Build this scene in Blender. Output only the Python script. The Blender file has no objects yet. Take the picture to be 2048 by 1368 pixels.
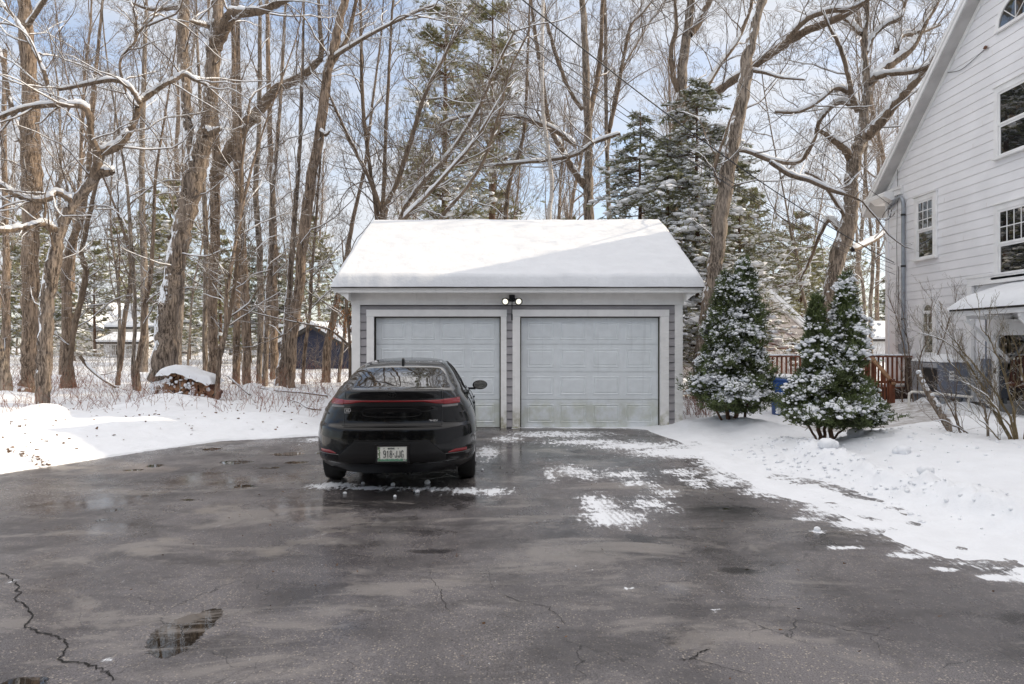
import bpy, math, random
import numpy as np
from mathutils import Vector
R = math.radians
sc = bpy.context.scene
COL = sc.collection
# ---------------------------------------------------------------- camera
CAMH = 1.65; FP = 1365.0
cd = bpy.data.cameras.new('camera'); cam = bpy.data.objects.new('camera', cd); COL.objects.link(cam)
cam.location = (0, 0, CAMH); cam.rotation_euler = (R(90), 0, 0)
cd.sensor_width = 36; cd.lens = 24; cd.clip_end = 2000; cd.clip_start = 0.05
sc.camera = cam
# ---------------------------------------------------------------- sun and sky
EL, AZ = R(29.5), R(9.0)      # azimuth measured from +X towards +Y
S = Vector((math.cos(EL)*math.cos(AZ), math.cos(EL)*math.sin(AZ), math.sin(EL)))
sl = bpy.data.lights.new('sun', 'SUN'); sl.energy = 3.1; sl.angle = R(0.5); sl.color = (1, .84, .62)
so = bpy.data.objects.new('sun', sl); COL.objects.link(so); so.rotation_euler = S.to_track_quat('Z', 'Y').to_euler(); so.location = (30, 0, 30)
w = bpy.data.worlds.new('World'); sc.world = w; w.use_nodes = True
nt = w.node_tree; N = nt.nodes; L = nt.links; N.clear()
out = N.new('ShaderNodeOutputWorld'); bg = N.new('ShaderNodeBackground'); L.new(bg.outputs[0], out.inputs[0])
sky = N.new('ShaderNodeTexSky'); sky.sky_type = 'NISHITA'; sky.sun_disc = False
sky.sun_elevation = EL; sky.sun_rotation = math.pi/2-AZ; sky.air_density = 1.0; sky.dust_density = .6; sky.ozone_density = 1.6
tc = N.new('ShaderNodeTexCoord'); mp = N.new('ShaderNodeMapping'); mp.inputs['Scale'].default_value = (1, 1, 2.6); mp.inputs['Location'].default_value = (.35, .2, .1)
L.new(tc.outputs['Generated'], mp.inputs[0])
cn = N.new('ShaderNodeTexNoise'); cn.inputs['Scale'].default_value = 2.3; cn.inputs['Detail'].default_value = 9; cn.inputs['Roughness'].default_value = .56; cn.inputs['Distortion'].default_value = .35
L.new(mp.outputs[0], cn.inputs['Vector'])
cr = N.new('ShaderNodeValToRGB'); cr.color_ramp.elements[0].position = .40; cr.color_ramp.elements[1].position = .60
cr.color_ramp.elements[0].color = (.22, .22, .22, 1); L.new(cn.outputs['Fac'], cr.inputs[0])
sx = N.new('ShaderNodeSeparateXYZ'); L.new(tc.outputs['Generated'], sx.inputs[0])
mr = N.new('ShaderNodeMapRange'); mr.inputs['From Min'].default_value = 0; mr.inputs['From Max'].default_value = .42; mr.inputs['To Min'].default_value = .42; mr.inputs['To Max'].default_value = 0
L.new(sx.outputs['Z'], mr.inputs['Value'])
ad = N.new('ShaderNodeMath'); ad.operation = 'ADD'; ad.use_clamp = True; L.new(cr.outputs[0], ad.inputs[0]); L.new(mr.outputs[0], ad.inputs[1])
ml = N.new('ShaderNodeMath'); ml.operation = 'MULTIPLY'; L.new(ad.outputs[0], ml.inputs[0]); ml.inputs[1].default_value = .88
mx = N.new('ShaderNodeMix'); mx.data_type = 'RGBA'; L.new(ml.outputs[0], mx.inputs['Factor'])
bs = N.new('ShaderNodeMix'); bs.data_type = 'RGBA'; bs.blend_type = 'MULTIPLY'; bs.inputs['Factor'].default_value = 1; L.new(sky.outputs[0], bs.inputs[6]); bs.inputs[7].default_value = (1.15, 1.12, 1.12, 1)
L.new(bs.outputs[2], mx.inputs[6]); mx.inputs[7].default_value = (4.1, 4.15, 4.3, 1)
zr_ = N.new('ShaderNodeMapRange'); zr_.interpolation_type = 'SMOOTHSTEP'; zr_.inputs['From Min'].default_value = .46; zr_.inputs['From Max'].default_value = .70; zr_.inputs['To Min'].default_value = 1; zr_.inputs['To Max'].default_value = 1.9  # unseen overhead sky, boosted here and below as added fill light
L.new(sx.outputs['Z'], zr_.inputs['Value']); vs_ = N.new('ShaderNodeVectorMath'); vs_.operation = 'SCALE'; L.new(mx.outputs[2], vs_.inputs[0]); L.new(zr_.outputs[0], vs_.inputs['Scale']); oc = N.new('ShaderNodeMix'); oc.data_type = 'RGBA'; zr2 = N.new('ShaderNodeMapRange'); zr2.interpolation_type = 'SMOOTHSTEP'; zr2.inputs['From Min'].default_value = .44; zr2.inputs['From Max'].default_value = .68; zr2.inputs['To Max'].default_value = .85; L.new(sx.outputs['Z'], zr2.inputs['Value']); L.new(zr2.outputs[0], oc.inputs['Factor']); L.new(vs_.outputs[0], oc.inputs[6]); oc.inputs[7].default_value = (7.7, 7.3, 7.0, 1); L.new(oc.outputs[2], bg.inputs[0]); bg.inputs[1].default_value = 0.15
sc.view_settings.view_transform = 'Standard'; sc.view_settings.look = 'None'; sc.view_settings.gamma = 1
sc.view_settings.exposure = 0.50
sc.cycles.max_bounces = 6; sc.cycles.diffuse_bounces = 3; sc.cycles.glossy_bounces = 4; sc.cycles.transmission_bounces = 4
sc.cycles.use_denoising = True
random.seed(7); rng = np.random.default_rng(7)

# ---------------------------------------------------------------- helpers
def W3(x, y, Y): return np.array(((x-1024)*Y/FP, Y, CAMH+(684-y)*Y/FP))
def gnd(x, y, z=0.0):
    Y = FP*(CAMH-z)/(y-684.0); return (x-1024)*Y/FP, Y
def props(o, label=None, cat=None, group=None, kind=None):
    if label: o['label'] = label
    if cat: o['category'] = cat
    if group: o['group'] = group
    if kind: o['kind'] = kind
    return o
def thing(name, label, cat, loc=(0, 0, 0), rz=0, group=None):
    o = bpy.data.objects.new(name, None); COL.objects.link(o); o.location = loc; o.rotation_euler = (0, 0, rz)
    o.empty_display_size = .1
    return props(o, label, cat, group)
class MB:
    """collects batches of vertices and faces, builds one mesh object"""
    def __init__(s): s.v = []; s.f = []; s.n = 0
    def add(s, v, f, m=0):
        v = np.asarray(v, float).reshape(-1, 3); f = np.asarray(f, int)
        s.v.append(v); s.f.append((f+s.n, m)); s.n += len(v)
    def box(s, x0, x1, y0, y1, z0, z1, m=0):
        v = [(x, y, z) for z in (z0, z1) for y in (y0, y1) for x in (x0, x1)]
        s.add(v, [(0, 2, 3, 1), (4, 5, 7, 6), (0, 1, 5, 4), (2, 6, 7, 3), (0, 4, 6, 2), (1, 3, 7, 5)], m); return s
    def obox(s, c, ax, ay, az, m=0):
        """oriented box: centre and three half-axis vectors"""
        c, ax, ay, az = map(lambda q: np.array(q, float), (c, ax, ay, az))
        v = [c+i*ax+j*ay+k*az for k in (-1, 1) for j in (-1, 1) for i in (-1, 1)]
        s.add(v, [(0, 2, 3, 1), (4, 5, 7, 6), (0, 1, 5, 4), (2, 6, 7, 3), (0, 4, 6, 2), (1, 3, 7, 5)], m); return s
    def bar(s, a, b, w, h, m=0):
        a = np.array(a, float); b = np.array(b, float); d = b-a; l = np.linalg.norm(d); d /= l
        u = np.cross(d, (0, 0, 1)); 
        if np.linalg.norm(u) < 1e-3: u = np.array((1., 0, 0))
        u /= np.linalg.norm(u); t = np.cross(u, d)
        return s.obox((a+b)/2, d*l/2, u*w/2, t*h/2, m)
    def prism(s, poly, axis, a, b, m=0):
        """extrude 2D polygon along axis ('x': poly is (y,z); 'y': poly is (x,z); 'z': poly is (x,y))"""
        n = len(poly); V = []
        for t in (a, b):
            for p, q in poly: V.append({'x': (t, p, q), 'y': (p, t, q), 'z': (p, q, t)}[axis])
        s.add(V, [(i, (i+1) % n, n+(i+1) % n, n+i) for i in range(n)], m)
        s.add(V[:n], [list(range(n))], m); s.add(V[n:], [list(range(n))], m); return s
    def tube(s, pts, rad, sides=8, m=0, cap=True):
        pts = np.asarray(pts, float)[None]; rad = np.broadcast_to(np.asarray(rad, float), (pts.shape[1],))[None]
        v, f = tubes(pts, rad, sides); s.add(v, f, m)
        if cap:
            k = pts.shape[1]; s.add(v[:sides], [list(range(sides))], m); s.add(v[(k-1)*sides:k*sides], [list(range(sides))], m)
        return s
    def build(s, name, mats, parent=None, smooth=False, loc=None, fixn=False):
        me = bpy.data.meshes.new(name)
        V = np.concatenate(s.v); lv = []; tot = []; mi = []
        for f, m in s.f:
            lv.append(f.reshape(-1)); tot.append(np.full(len(f), f.shape[1])); mi.append(np.full(len(f), m))
        lv = np.concatenate(lv); tot = np.concatenate(tot); mi = np.concatenate(mi)
        me.vertices.add(len(V)); me.vertices.foreach_set('co', V.astype(np.float32).ravel())
        me.loops.add(len(lv)); me.loops.foreach_set('vertex_index', lv.astype(np.int32))
        me.polygons.add(len(tot)); me.polygons.foreach_set('loop_start', np.concatenate(([0], np.cumsum(tot)[:-1])).astype(np.int32))
        try: me.polygons.foreach_set('loop_total', tot.astype(np.int32))
        except Exception: pass
        me.polygons.foreach_set('material_index', mi.astype(np.int32))
        me.polygons.foreach_set('use_smooth', np.full(len(tot), smooth))
        me.update(calc_edges=True)
        if fixn:
            import bmesh
            bm = bmesh.new(); bm.from_mesh(me); bmesh.ops.recalc_face_normals(bm, faces=bm.faces); bm.to_mesh(me); bm.free()
        for mm in (mats if isinstance(mats, (list, tuple)) else [mats]): me.materials.append(mm)
        o = bpy.data.objects.new(name, me); COL.objects.link(o)
        if parent: o.parent = parent
        if loc is not None: o.location = loc
        return o
def tubes(pts, rad, sides):
    """pts (N,K,3), rad (N,K) -> verts, quads"""
    n, k = rad.shape
    T = np.gradient(pts, axis=1); T /= np.linalg.norm(T, axis=2, keepdims=True)+1e-9
    d = T[:, 0]; a = np.where(np.abs(d[:, 2:3]) < .7, np.array([[0, 0, 1.]]), np.array([[0, 1., 0.2]]))
    u = np.empty_like(T); c = np.cross(d, a); u[:, 0] = c/(np.linalg.norm(c, axis=1, keepdims=True)+1e-9)
    for i in range(1, k):
        c = u[:, i-1]-T[:, i]*(u[:, i-1]*T[:, i]).sum(1, keepdims=True); u[:, i] = c/(np.linalg.norm(c, axis=1, keepdims=True)+1e-9)
    v = np.cross(u, T)
    an = np.arange(sides)*2*math.pi/sides+math.pi/2*(1 if sides == 3 else 0)
    V = pts[:, :, None]+rad[:, :, None, None]*(u[:, :, None]*np.cos(an)[None, None, :, None]+v[:, :, None]*np.sin(an)[None, None, :, None])
    idx = np.arange(n*k*sides).reshape(n, k, sides); nx = np.roll(idx, -1, axis=2)
    q = np.stack((idx[:, :-1], nx[:, :-1], nx[:, 1:], idx[:, 1:]), -1).reshape(-1, 4)
    return V.reshape(-1, 3), q
_h = rng.random((256, 256))
def vnoise(x, y):
    xi = np.floor(x).astype(int); yi = np.floor(y).astype(int); fx = x-xi; fy = y-yi
    fx = fx*fx*(3-2*fx); fy = fy*fy*(3-2*fy); g = lambda a, b: _h[a & 255, b & 255]
    return (g(xi, yi)*(1-fx)+g(xi+1, yi)*fx)*(1-fy)+(g(xi, yi+1)*(1-fx)+g(xi+1, yi+1)*fx)*fy
def fbm(x, y, sc_=1.0, o=4):
    r = 0; a = .5; x = np.asarray(x, float)*sc_; y = np.asarray(y, float)*sc_
    for i in range(o): r = r+a*(vnoise(x+17*i, y+31*i)-.5); a *= .5; x = x*2.03; y = y*2.03
    return r
def sst(a, b, x): t = np.clip((x-a)/(b-a), 0, 1); return t*t*(3-2*t)
def resample(P, k):
    """Catmull-Rom through control rows (any columns)"""
    P = np.asarray(P, float); n = len(P)
    if n < 3: t = np.linspace(0, 1, k)[:, None]; return P[0]*(1-t)+P[-1]*t
    t = np.linspace(0, n-1, k); i = np.clip(np.floor(t).astype(int), 0, n-2); f = (t-i)[:, None]
    p0 = P[np.maximum(i-1, 0)]; p1 = P[i]; p2 = P[i+1]; p3 = P[np.minimum(i+2, n-1)]
    return .5*((2*p1)+(-p0+p2)*f+(2*p0-5*p1+4*p2-p3)*f*f+(-p0+3*p1-3*p2+p3)*f**3)
def ico(sub):
    import bmesh
    bm = bmesh.new(); bmesh.ops.create_icosphere(bm, subdivisions=sub, radius=1)
    v = np.array([x.co[:] for x in bm.verts]); f = np.array([[x.index for x in q.verts] for q in bm.faces]); bm.free(); return v, f
ICO1 = ico(1); ICO2 = ico(2); ICO3 = ico(3)
def lumps(mb, pos, scl, base=ICO2, jit=.22, m=0):
    """irregular lumps: pos (N,3), scl (N,3)"""
    v, f = base; n = len(pos)
    V = v[None]*(1+rng.uniform(-jit, jit, (n, len(v), 1)))*scl[:, None]+pos[:, None]
    F = f[None]+(np.arange(n)*len(v))[:, None, None]
    mb.add(V.reshape(-1, 3), F.reshape(-1, 3), m)

# ---------------------------------------------------------------- materials
class NT:
    def __init__(s, name):
        s.m = bpy.data.materials.new(name); s.m.use_nodes = True; s.t = s.m.node_tree; s.n = s.t.nodes; s.l = s.t.links
        s.b = s.n['Principled BSDF']
    def new(s, typ, **kw):
        x = s.n.new('ShaderNode'+typ)
        for k, v in kw.items():
            if k in x.inputs: x.inputs[k].default_value = v
            else: setattr(x, k, v)
        return x
    def lk(s, a, b): s.l.new(a, b)
    def val(s, x, sock):
        if hasattr(x, 'is_linked') or hasattr(x, 'links'): s.l.new(x, sock)
        else: sock.default_value = x
    def math(s, op, a, b=0.0, clamp=False):
        x = s.n.new('ShaderNodeMath'); x.operation = op; x.use_clamp = clamp; s.val(a, x.inputs[0]); s.val(b, x.inputs[1]); return x.outputs[0]
    def mix(s, f, a, b):
        x = s.n.new('ShaderNodeMix'); x.data_type = 'RGBA'; s.val(f, x.inputs[0])
        for q, sk in ((a, x.inputs[6]), (b, x.inputs[7])):
            if isinstance(q, (tuple, list)): sk.default_value = (*q[:3], 1)
            else: s.l.new(q, sk)
        return x.outputs[2]
    def rng(s, x, a, b, c=0.0, d=1.0, smooth=True):
        r = s.n.new('ShaderNodeMapRange'); r.clamp = True
        if smooth: r.interpolation_type = 'SMOOTHSTEP'
        s.val(x, r.inputs['Value'])
        for k, v in (('From Min', a), ('From Max', b), ('To Min', c), ('To Max', d)): r.inputs[k].default_value = v
        return r.outputs[0]
    def coord(s, scale=(1, 1, 1), world=False):
        if world: src = s.new('NewGeometry').outputs['Position']
        else: src = s.new('TexCoord').outputs['Object']
        m = s.n.new('ShaderNodeMapping'); m.inputs['Scale'].default_value = scale; s.l.new(src, m.inputs[0]); return m.outputs[0]
    def noise(s, vec, scale, detail=4, rough=.5, dist=0.0):
        x = s.n.new('ShaderNodeTexNoise'); x.inputs['Scale'].default_value = scale; x.inputs['Detail'].default_value = detail
        x.inputs['Roughness'].default_value = rough; x.inputs['Distortion'].default_value = dist; s.l.new(vec, x.inputs['Vector']); return x.outputs['Fac']
    def bump(s, h, strength=.3, dist=.01):
        x = s.n.new('ShaderNodeBump'); x.inputs['Strength'].default_value = strength; x.inputs['Distance'].default_value = dist
        s.l.new(h, x.inputs['Height']); s.l.new(x.outputs[0], s.b.inputs['Normal']); return x
    def set(s, **kw):
        for k, v in kw.items():
            sk = s.b.inputs[k.replace('_', ' ')]
            if isinstance(v, (tuple, list)): sk.default_value = (*v[:3], 1)
            elif isinstance(v, (int, float)): sk.default_value = v
            else: s.l.new(v, sk)
        return s
def simple(name, c, rough=.6, metal=0, var=.12, sc_=6, bump=.1, bsc=60, bd=.004, world=True, emis=None, coat=0):
    t = NT(name); v = t.coord(world=world); n = t.noise(v, sc_, 5)
    f = t.rng(n, .3, .7); t.set(Base_Color=t.mix(f, tuple(x*(1-var) for x in c), tuple(min(1, x*(1+var)) for x in c)), Roughness=rough, Metallic=metal)
    if coat: t.set(Coat_Weight=coat, Coat_Roughness=.03)
    if bump: t.bump(t.noise(v, bsc, 4), bump, bd)
    if emis: t.b.inputs['Emission Color'].default_value = (*emis[:3], 1); t.b.inputs['Emission Strength'].default_value = emis[3]
    return t.m
def snowmat(name, c=(.80, .82, .85), bsc=18, bd=.02, strength=.5, dirt=False):
    t = NT(name); v = t.coord(world=True); n = t.noise(v, 3, 4); n2 = t.noise(v, bsc, 6, .6)
    col = t.mix(t.rng(n, .3, .7), c, tuple(x*.95 for x in c))
    if dirt:
        a = t.new('Attribute', attribute_name='dirt'); n3 = t.noise(t.coord((.6, 2.6, 1), True), 6, 9, .78)
        f = t.rng(t.math('ADD', t.math('MULTIPLY', a.outputs['Fac'], .75), t.math('SUBTRACT', n3, .5)), .3, .62)
        col = t.mix(f, col, (.23, .19, .16))
        sp = t.noise(v, 55, 2); wn = t.noise(v, 1.2, 3)
        col = t.mix(t.rng(t.math('ADD', sp, t.math('MULTIPLY', wn, .25)), .90, .93), col, (.18, .12, .08))
    t.set(Base_Color=col, Roughness=.75); t.b.inputs['Subsurface Weight'].default_value = 0
    t.b.inputs['Specular IOR Level'].default_value = .25
    t.bump(n2, strength, bd); return t.m
def barkmat(name, c1, c2, wind=.5, top=.35, ring=False):
    t = NT(name); v = t.coord((1, 1, .16)); g = t.new('NewGeometry')
    n = t.math('ADD', t.math('MULTIPLY', t.noise(v, 34, 6, .65, .6), .5), t.math('MULTIPLY', t.noise(t.coord((1, 1, .14)), 18, 6, .7, .6), .5)); n2 = t.noise(t.coord((1, 1, .5)), 2.5, 4)
    col = t.mix(t.rng(n, .42, .58), c1, c2); col = t.mix(t.rng(n2, .45, .75, 0, .4), col, tuple(x*1.25+.01 for x in c2))
    if ring: col = t.mix(t.rng(t.noise(t.coord((1, 1, 6)), 9, 3), .60, .66), (.62, .58, .54), (.10, .08, .07))
    s = t.new('SeparateXYZ'); t.lk(g.outputs['Normal'], s.inputs[0])
    ns = t.noise(t.coord((1, 1, .45)), 13, 6, .68); ns2 = t.noise(t.coord(), 1.3, 3)
    d = t.math('ADD', t.math('MULTIPLY', s.outputs['X'], -.55), t.math('MULTIPLY', s.outputs['Z'], .9))
    k = t.math('ADD', t.math('ADD', d, t.math('MULTIPLY', t.math('SUBTRACT', ns, .5), 2.6)), t.math('MULTIPLY', t.math('SUBTRACT', ns2, .5), 2.2))
    f = t.rng(k, 1.02-wind*.35, 1.12-wind*.35)
    f2 = t.rng(t.math('ADD', s.outputs['Z'], t.math('MULTIPLY', t.math('SUBTRACT', ns, .5), 1.3)), 1.05-top, 1.15-top)
    t.set(Base_Color=t.mix(t.math('MAXIMUM', f, f2), col, (.84, .87, .91)), Roughness=.85); t.b.inputs['Specular IOR Level'].default_value = .2
    t.bump(n, .8, .03); return t.m
MT = {}
MT['snow'] = snowmat('snow'); MT['snow_ground'] = snowmat('snow_ground', bsc=9, bd=.03, strength=.55, dirt=True)
MT['roof_snow'] = snowmat('roof_snow', (.66, .68, .71), bsc=14, bd=.018, strength=.45)
MT['bark'] = barkmat('bark_grey', (.07, .056, .045), (.33, .275, .225), .55)
MT['bark2'] = barkmat('bark_brown', (.065, .046, .034), (.32, .245, .185), .35)
MT['bark3'] = barkmat('bark_wind', (.06, .046, .037), (.31, .25, .20), 1.8, .5)
MT['birch'] = barkmat('bark_birch', (.5, .46, .42), (.6, .56, .52), .3, ring=True)
MT['twig'] = barkmat('twig', (.09, .066, .048), (.23, .175, .13), .1, .34)
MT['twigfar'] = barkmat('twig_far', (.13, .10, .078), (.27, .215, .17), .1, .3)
MT['redtwig'] = barkmat('twig_red', (.15, .06, .04), (.30, .15, .10), 0, .25)
MT['olivetwig'] = barkmat('twig_olive', (.11, .085, .045), (.22, .17, .10), 0, .45)
# ---------------------------------------------------------------- ground
LEFT = [(-30, 3.0), (-14, 5.2), (-9, 6.9), (-6.5, 8.35), (-5.98, 9.3), (-5.5, 10.3), (-4.83, 11.35), (-3.97, 11.7), (-3.35, 12.0), (-3.1, 13.3)]
RIGHT = [(3.1, 13.3), (3.0, 12.3), (3.05, 11.2), (2.95, 9.6), (3.0, 7.8), (3.3, 6.4), (3.45, 5.4), (3.7, 4.8), (4.1, 3), (4.3, -20)]
POLY = np.array(LEFT+RIGHT+[(-30, -20)])
def sdf(X, Y, P=POLY):
    d = np.full(X.shape, 1e9); ins = np.zeros(X.shape, bool)
    for i in range(len(P)):
        a = P[i]; b = P[(i+1) % len(P)]; e = b-a
        t = np.clip(((X-a[0])*e[0]+(Y-a[1])*e[1])/(e@e), 0, 1)
        d = np.minimum(d, np.hypot(X-a[0]-t*e[0], Y-a[1]-t*e[1]))
        c = (a[1] > Y) != (b[1] > Y)
        xi = (b[0]-a[0])*(Y-a[1])/((b[1]-a[1]) if b[1] != a[1] else 1e-9)+a[0]
        ins ^= c & (X < xi)
    return np.where(ins, -d, d)
PATHC = [(5.6, 12.4), (7.2, 12.7), (8.5, 13.8), (8.5, 16.0)]
def pathd(X, Y):
    d = np.full(X.shape, 1e9); P = np.array(PATHC)
    for i in range(len(P)-1):
        a = P[i]; e = P[i+1]-a; t = np.clip(((X-a[0])*e[0]+(Y-a[1])*e[1])/(e@e), 0, 1); d = np.minimum(d, np.hypot(X-a[0]-t*e[0], Y-a[1]-t*e[1]))
    return d
MOUNDS = []          # (x, y, height, radius)
def H(X, Y):
    X = np.asarray(X, float); Y = np.asarray(Y, float)
    d = sdf(X, Y); left = X < 0
    dn = d+fbm(X, Y, 1.6, 5)*.35
    hl = .02+.25*sst(-.05, 1.5, dn)-.02*sst(1.4, 3.2, dn)+.02*sst(0, .2, dn)
    far = sst(6, 2.5, np.abs(Y-8)*0+Y)          # nearer the camera
    rd = np.abs(dn-(1.15+.0*Y))
    hr = .018*sst(-.35, .35, dn)+.075*sst(.5, 1.1, dn)+.13*np.exp(-(rd/.22)**2)*sst(11.5, 9, Y)*sst(2, 5, Y)+.09*sst(1.3, 3.5, dn)
    h = np.where(left, hl, hr)
    thin = np.where(left, -.02, -.026+.05*(fbm(X, Y, 2.2, 5)+.5)*.5)
    h = np.where(d < .0, np.where(left, -.05, -.02+sst(-.55, 0, d)*.03), h)
    h = h+np.where(left, 0, 1)*sst(-.3, .1, d)*sst(1.3, .7, d)*(fbm(X*1.3, Y*.55, 2.6, 5)*.075-.004)*sst(13.5, 12, Y)
    # lumpy texture
    am = sst(0, 1.0, d)
    h = h+am*(fbm(X, Y, .5, 4)*.22+fbm(X+9, Y, 3.1, 4)*.05*np.where(left, 1, 1.2))+fbm(X, Y, 5.5, 4)*.035*sst(-.5, .1, d)*sst(2.6, .8, d)
    lump = np.abs(fbm(X, Y, 6.0, 4))*.30*np.exp(-(rd/.38)**2)*np.where(left, 0, 1)*sst(11.5, 9, Y)
    h = h+lump
    pd = pathd(X, Y)+fbm(X, Y, 1.1, 3)*.4
    h = np.where(pd < 1.0, h*(.25+.75*sst(.5, 1.0, pd)), h)
    h = h+.12*sst(22, 60, Y)
    for mx_, my, mh, mr_ in MOUNDS:
        q = np.hypot(X-mx_, Y-my); h = h+mh*np.exp(-(q/mr_)**2)*(1+fbm(X, Y, 4, 3)*.6)
    return h
def hz(x, y): return float(H(np.array([x]), np.array([y]))[0])
def spaced(a, b, st, lo, hi):
    c = list(np.arange(a, b, st)); s = st; x = c[-1]
    while x < hi: s *= 1.12; x += s; c.append(x)
    s = st; x = a
    while x > lo: s *= 1.12; x -= s; c.insert(0, x)
    return np.array(c)
def gridmesh(name, xs, ys, zf, mats, smooth=True):
    X, Y = np.meshgrid(xs, ys); Z = zf(X, Y); mb = MB()
    nx, ny = len(xs), len(ys); i = np.arange(nx*ny).reshape(ny, nx)
    mb.add(np.stack((X, Y, Z), -1).reshape(-1, 3), np.stack((i[:-1, :-1], i[:-1, 1:], i[1:, 1:], i[1:, :-1]), -1).reshape(-1, 4))
    return mb.build(name, mats, smooth=smooth), X, Y, Z
def attr(o, name, val):
    a = o.data.attributes.new(name, 'FLOAT', 'POINT'); a.data.foreach_set('value', np.ascontiguousarray(val, np.float32).ravel())
MOUNDS += [(*gnd(338, 815, .25), .28, .9), (*gnd(85, 830, .3), .22, .55), (*gnd(20, 800, .3), .3, .8), (*gnd(555, 790, .3), .3, .5),
           (5.7, 10.1, .16, .7), (5.0, 9.5, .12, .6), (4.0, 12.4, .14, .8), (3.6, 12.9, .12, .7), (4.6, 11.9, .10, .8), (9.0, 15.0, .25, 1.0), (8.2, 11.5, .16, 1.6),
           (*gnd(505, 780, .3), .2, .4), (6.3, 8.4, .1, 1.5)]
gs, GX, GY, GZ = gridmesh('snow_ground', spaced(-9.5, 10.2, .05, -120, 120), spaced(3.4, 18.5, .05, -60, 260), H, MT['snow_ground'])
props(gs, kind='structure')
pdm = pathd(GX, GY)
dirt = sst(1.05, .45, pdm)*.60+sst(.5, .0, sdf(GX, GY))*sst(-.6, 0, sdf(GX, GY))*.22
dirt = dirt+.45*np.exp(-(((GX+6.0)/.5)**2+((GY-8.95)/.1)**2))
attr(gs, 'dirt', np.clip(dirt, 0, 1))
# driveway sheet with world-space wear and car-shade masks
t = NT('asphalt'); v = t.coord(world=True)
A = lambda n: t.new('Attribute', attribute_name=n).outputs['Fac']
big = t.noise(v, .9, 6, .6, .4); mid = t.noise(v, 4.5, 6, .62); fine = t.noise(v, 130, 3, .6); agg = t.new('TexVoronoi', Scale=70.0); t.lk(v, agg.inputs['Vector'])
sepc = t.new('SeparateColor'); t.lk(agg.outputs['Color'], sepc.inputs[0])
edge = t.math('ADD', t.math('MULTIPLY', t.math('SUBTRACT', mid, .5), 1.1), t.math('MULTIPLY', t.math('SUBTRACT', t.noise(v, 22, 5, .65), .5), .5))
wet_carshade = t.rng(t.math('ADD', A('wet_carshade'), edge), .30, .75); dry = t.rng(t.math('ADD', A('dry'), t.math('MULTIPLY', edge, 2.0)), .36, 1.0)
pud = t.rng(t.math('ADD', A('puddle'), t.math('MULTIPLY', edge, .9)), .46, .54)
strk = t.math('ADD', t.math('MULTIPLY', t.noise(t.coord((1.0, .28, 1), True), 20, 9, .75, .5), .6), t.math('MULTIPLY', t.noise(t.coord((.45, 1.0, 1), True), 9, 9, .75, .4), .4))
sn = t.rng(t.math('ADD', A('snow'), t.math('ADD', t.math('MULTIPLY', t.math('SUBTRACT', strk, .5), 4.2), t.math('MULTIPLY', edge, .6))), .52, .78)
col = t.mix(t.rng(big, .35, .65), (.098, .090, .093), (.188, .174, .178))
stone = t.math('MULTIPLY', t.rng(sepc.outputs[0], .70, .80), t.rng(agg.outputs['Distance'], .50, .30))
stone = t.math('MULTIPLY', stone, t.rng(big, .3, .62, .3, 1.0))
col = t.mix(t.math('MULTIPLY', stone, .85), col, (.46, .40, .33))
col = t.mix(t.math('MULTIPLY', t.rng(fine, .42, .62), .62), col, (.022, .02, .02))
col = t.mix(t.math('MULTIPLY', dry, .75), col, (.23, .205, .18))
col = t.mix(t.math('MULTIPLY', wet_carshade, .75), col, (.014, .013, .014))
col = t.mix(t.rng(t.noise(v, 9, 7, .7), .50, .72, 0, .5), col, (.15, .135, .13)); col = t.mix(pud, col, (.012, .010, .008))
cv = t.new('TexVoronoi', Scale=2.1, feature='DISTANCE_TO_EDGE'); cvm = t.new('Mapping'); t.lk(v, cvm.inputs[0])
cdn = t.new('TexNoise', Scale=6.0, Detail=5.0); t.lk(v, cdn.inputs['Vector']); vm = t.new('VectorMath', operation='MULTIPLY_ADD'); t.lk(cdn.outputs['Color'], vm.inputs[0]); vm.inputs[1].default_value = (.22, .22, 0); t.lk(cvm.outputs[0], vm.inputs[2]); t.lk(vm.outputs[0], cv.inputs['Vector'])
crk = t.math('MULTIPLY', t.rng(cv.outputs['Distance'], .010, .002), t.rng(t.noise(v, .8, 3), .50, .62))
col = t.mix(t.rng(t.noise(t.coord((.5, 1, 1), True), 2.2, 8, .68, .5), .47, .66, 0, .62), col, (.030, .027, .027)); col = t.mix(t.rng(t.noise(t.coord((.4, 1, 1), True), 1.5, 8, .7, .6), .52, .61, 0, .7), col, (.235, .215, .20)); col = t.mix(t.math('MULTIPLY', crk, .75), col, (.008, .007, .007))
stx = t.new('SeparateXYZ'); t.lk(v, stx.inputs[0]); tk = t.math('SINE', t.math('MULTIPLY', t.math('ADD', stx.outputs['X'], t.math('MULTIPLY', stx.outputs['Y'], .22)), t.math('ADD', 105.0, 0.0)))
tk = t.math('SINE', t.math('ADD', t.math('MULTIPLY', t.math('ADD', stx.outputs['X'], t.math('MULTIPLY', stx.outputs['Y'], .12)), 110.0), t.math('MULTIPLY', t.noise(v, 7, 5, .7), 16.0)))
tkm = t.math('MULTIPLY', t.rng(A('track'), .25, .6), t.rng(tk, -.2, .8)); sn = t.math('MULTIPLY', sn, t.math('SUBTRACT', 1.0, t.math('MULTIPLY', tkm, .55)))
thin = t.rng(t.math('ADD', A('snow'), t.math('ADD', t.math('MULTIPLY', t.math('SUBTRACT', strk, .5), 3.2), t.math('MULTIPLY', edge, .9))), .30, .95); col = t.mix(t.math('MULTIPLY', thin, .55), col, (.50, .50, .52)); col = t.mix(sn, col, (.76, .78, .81))
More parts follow.
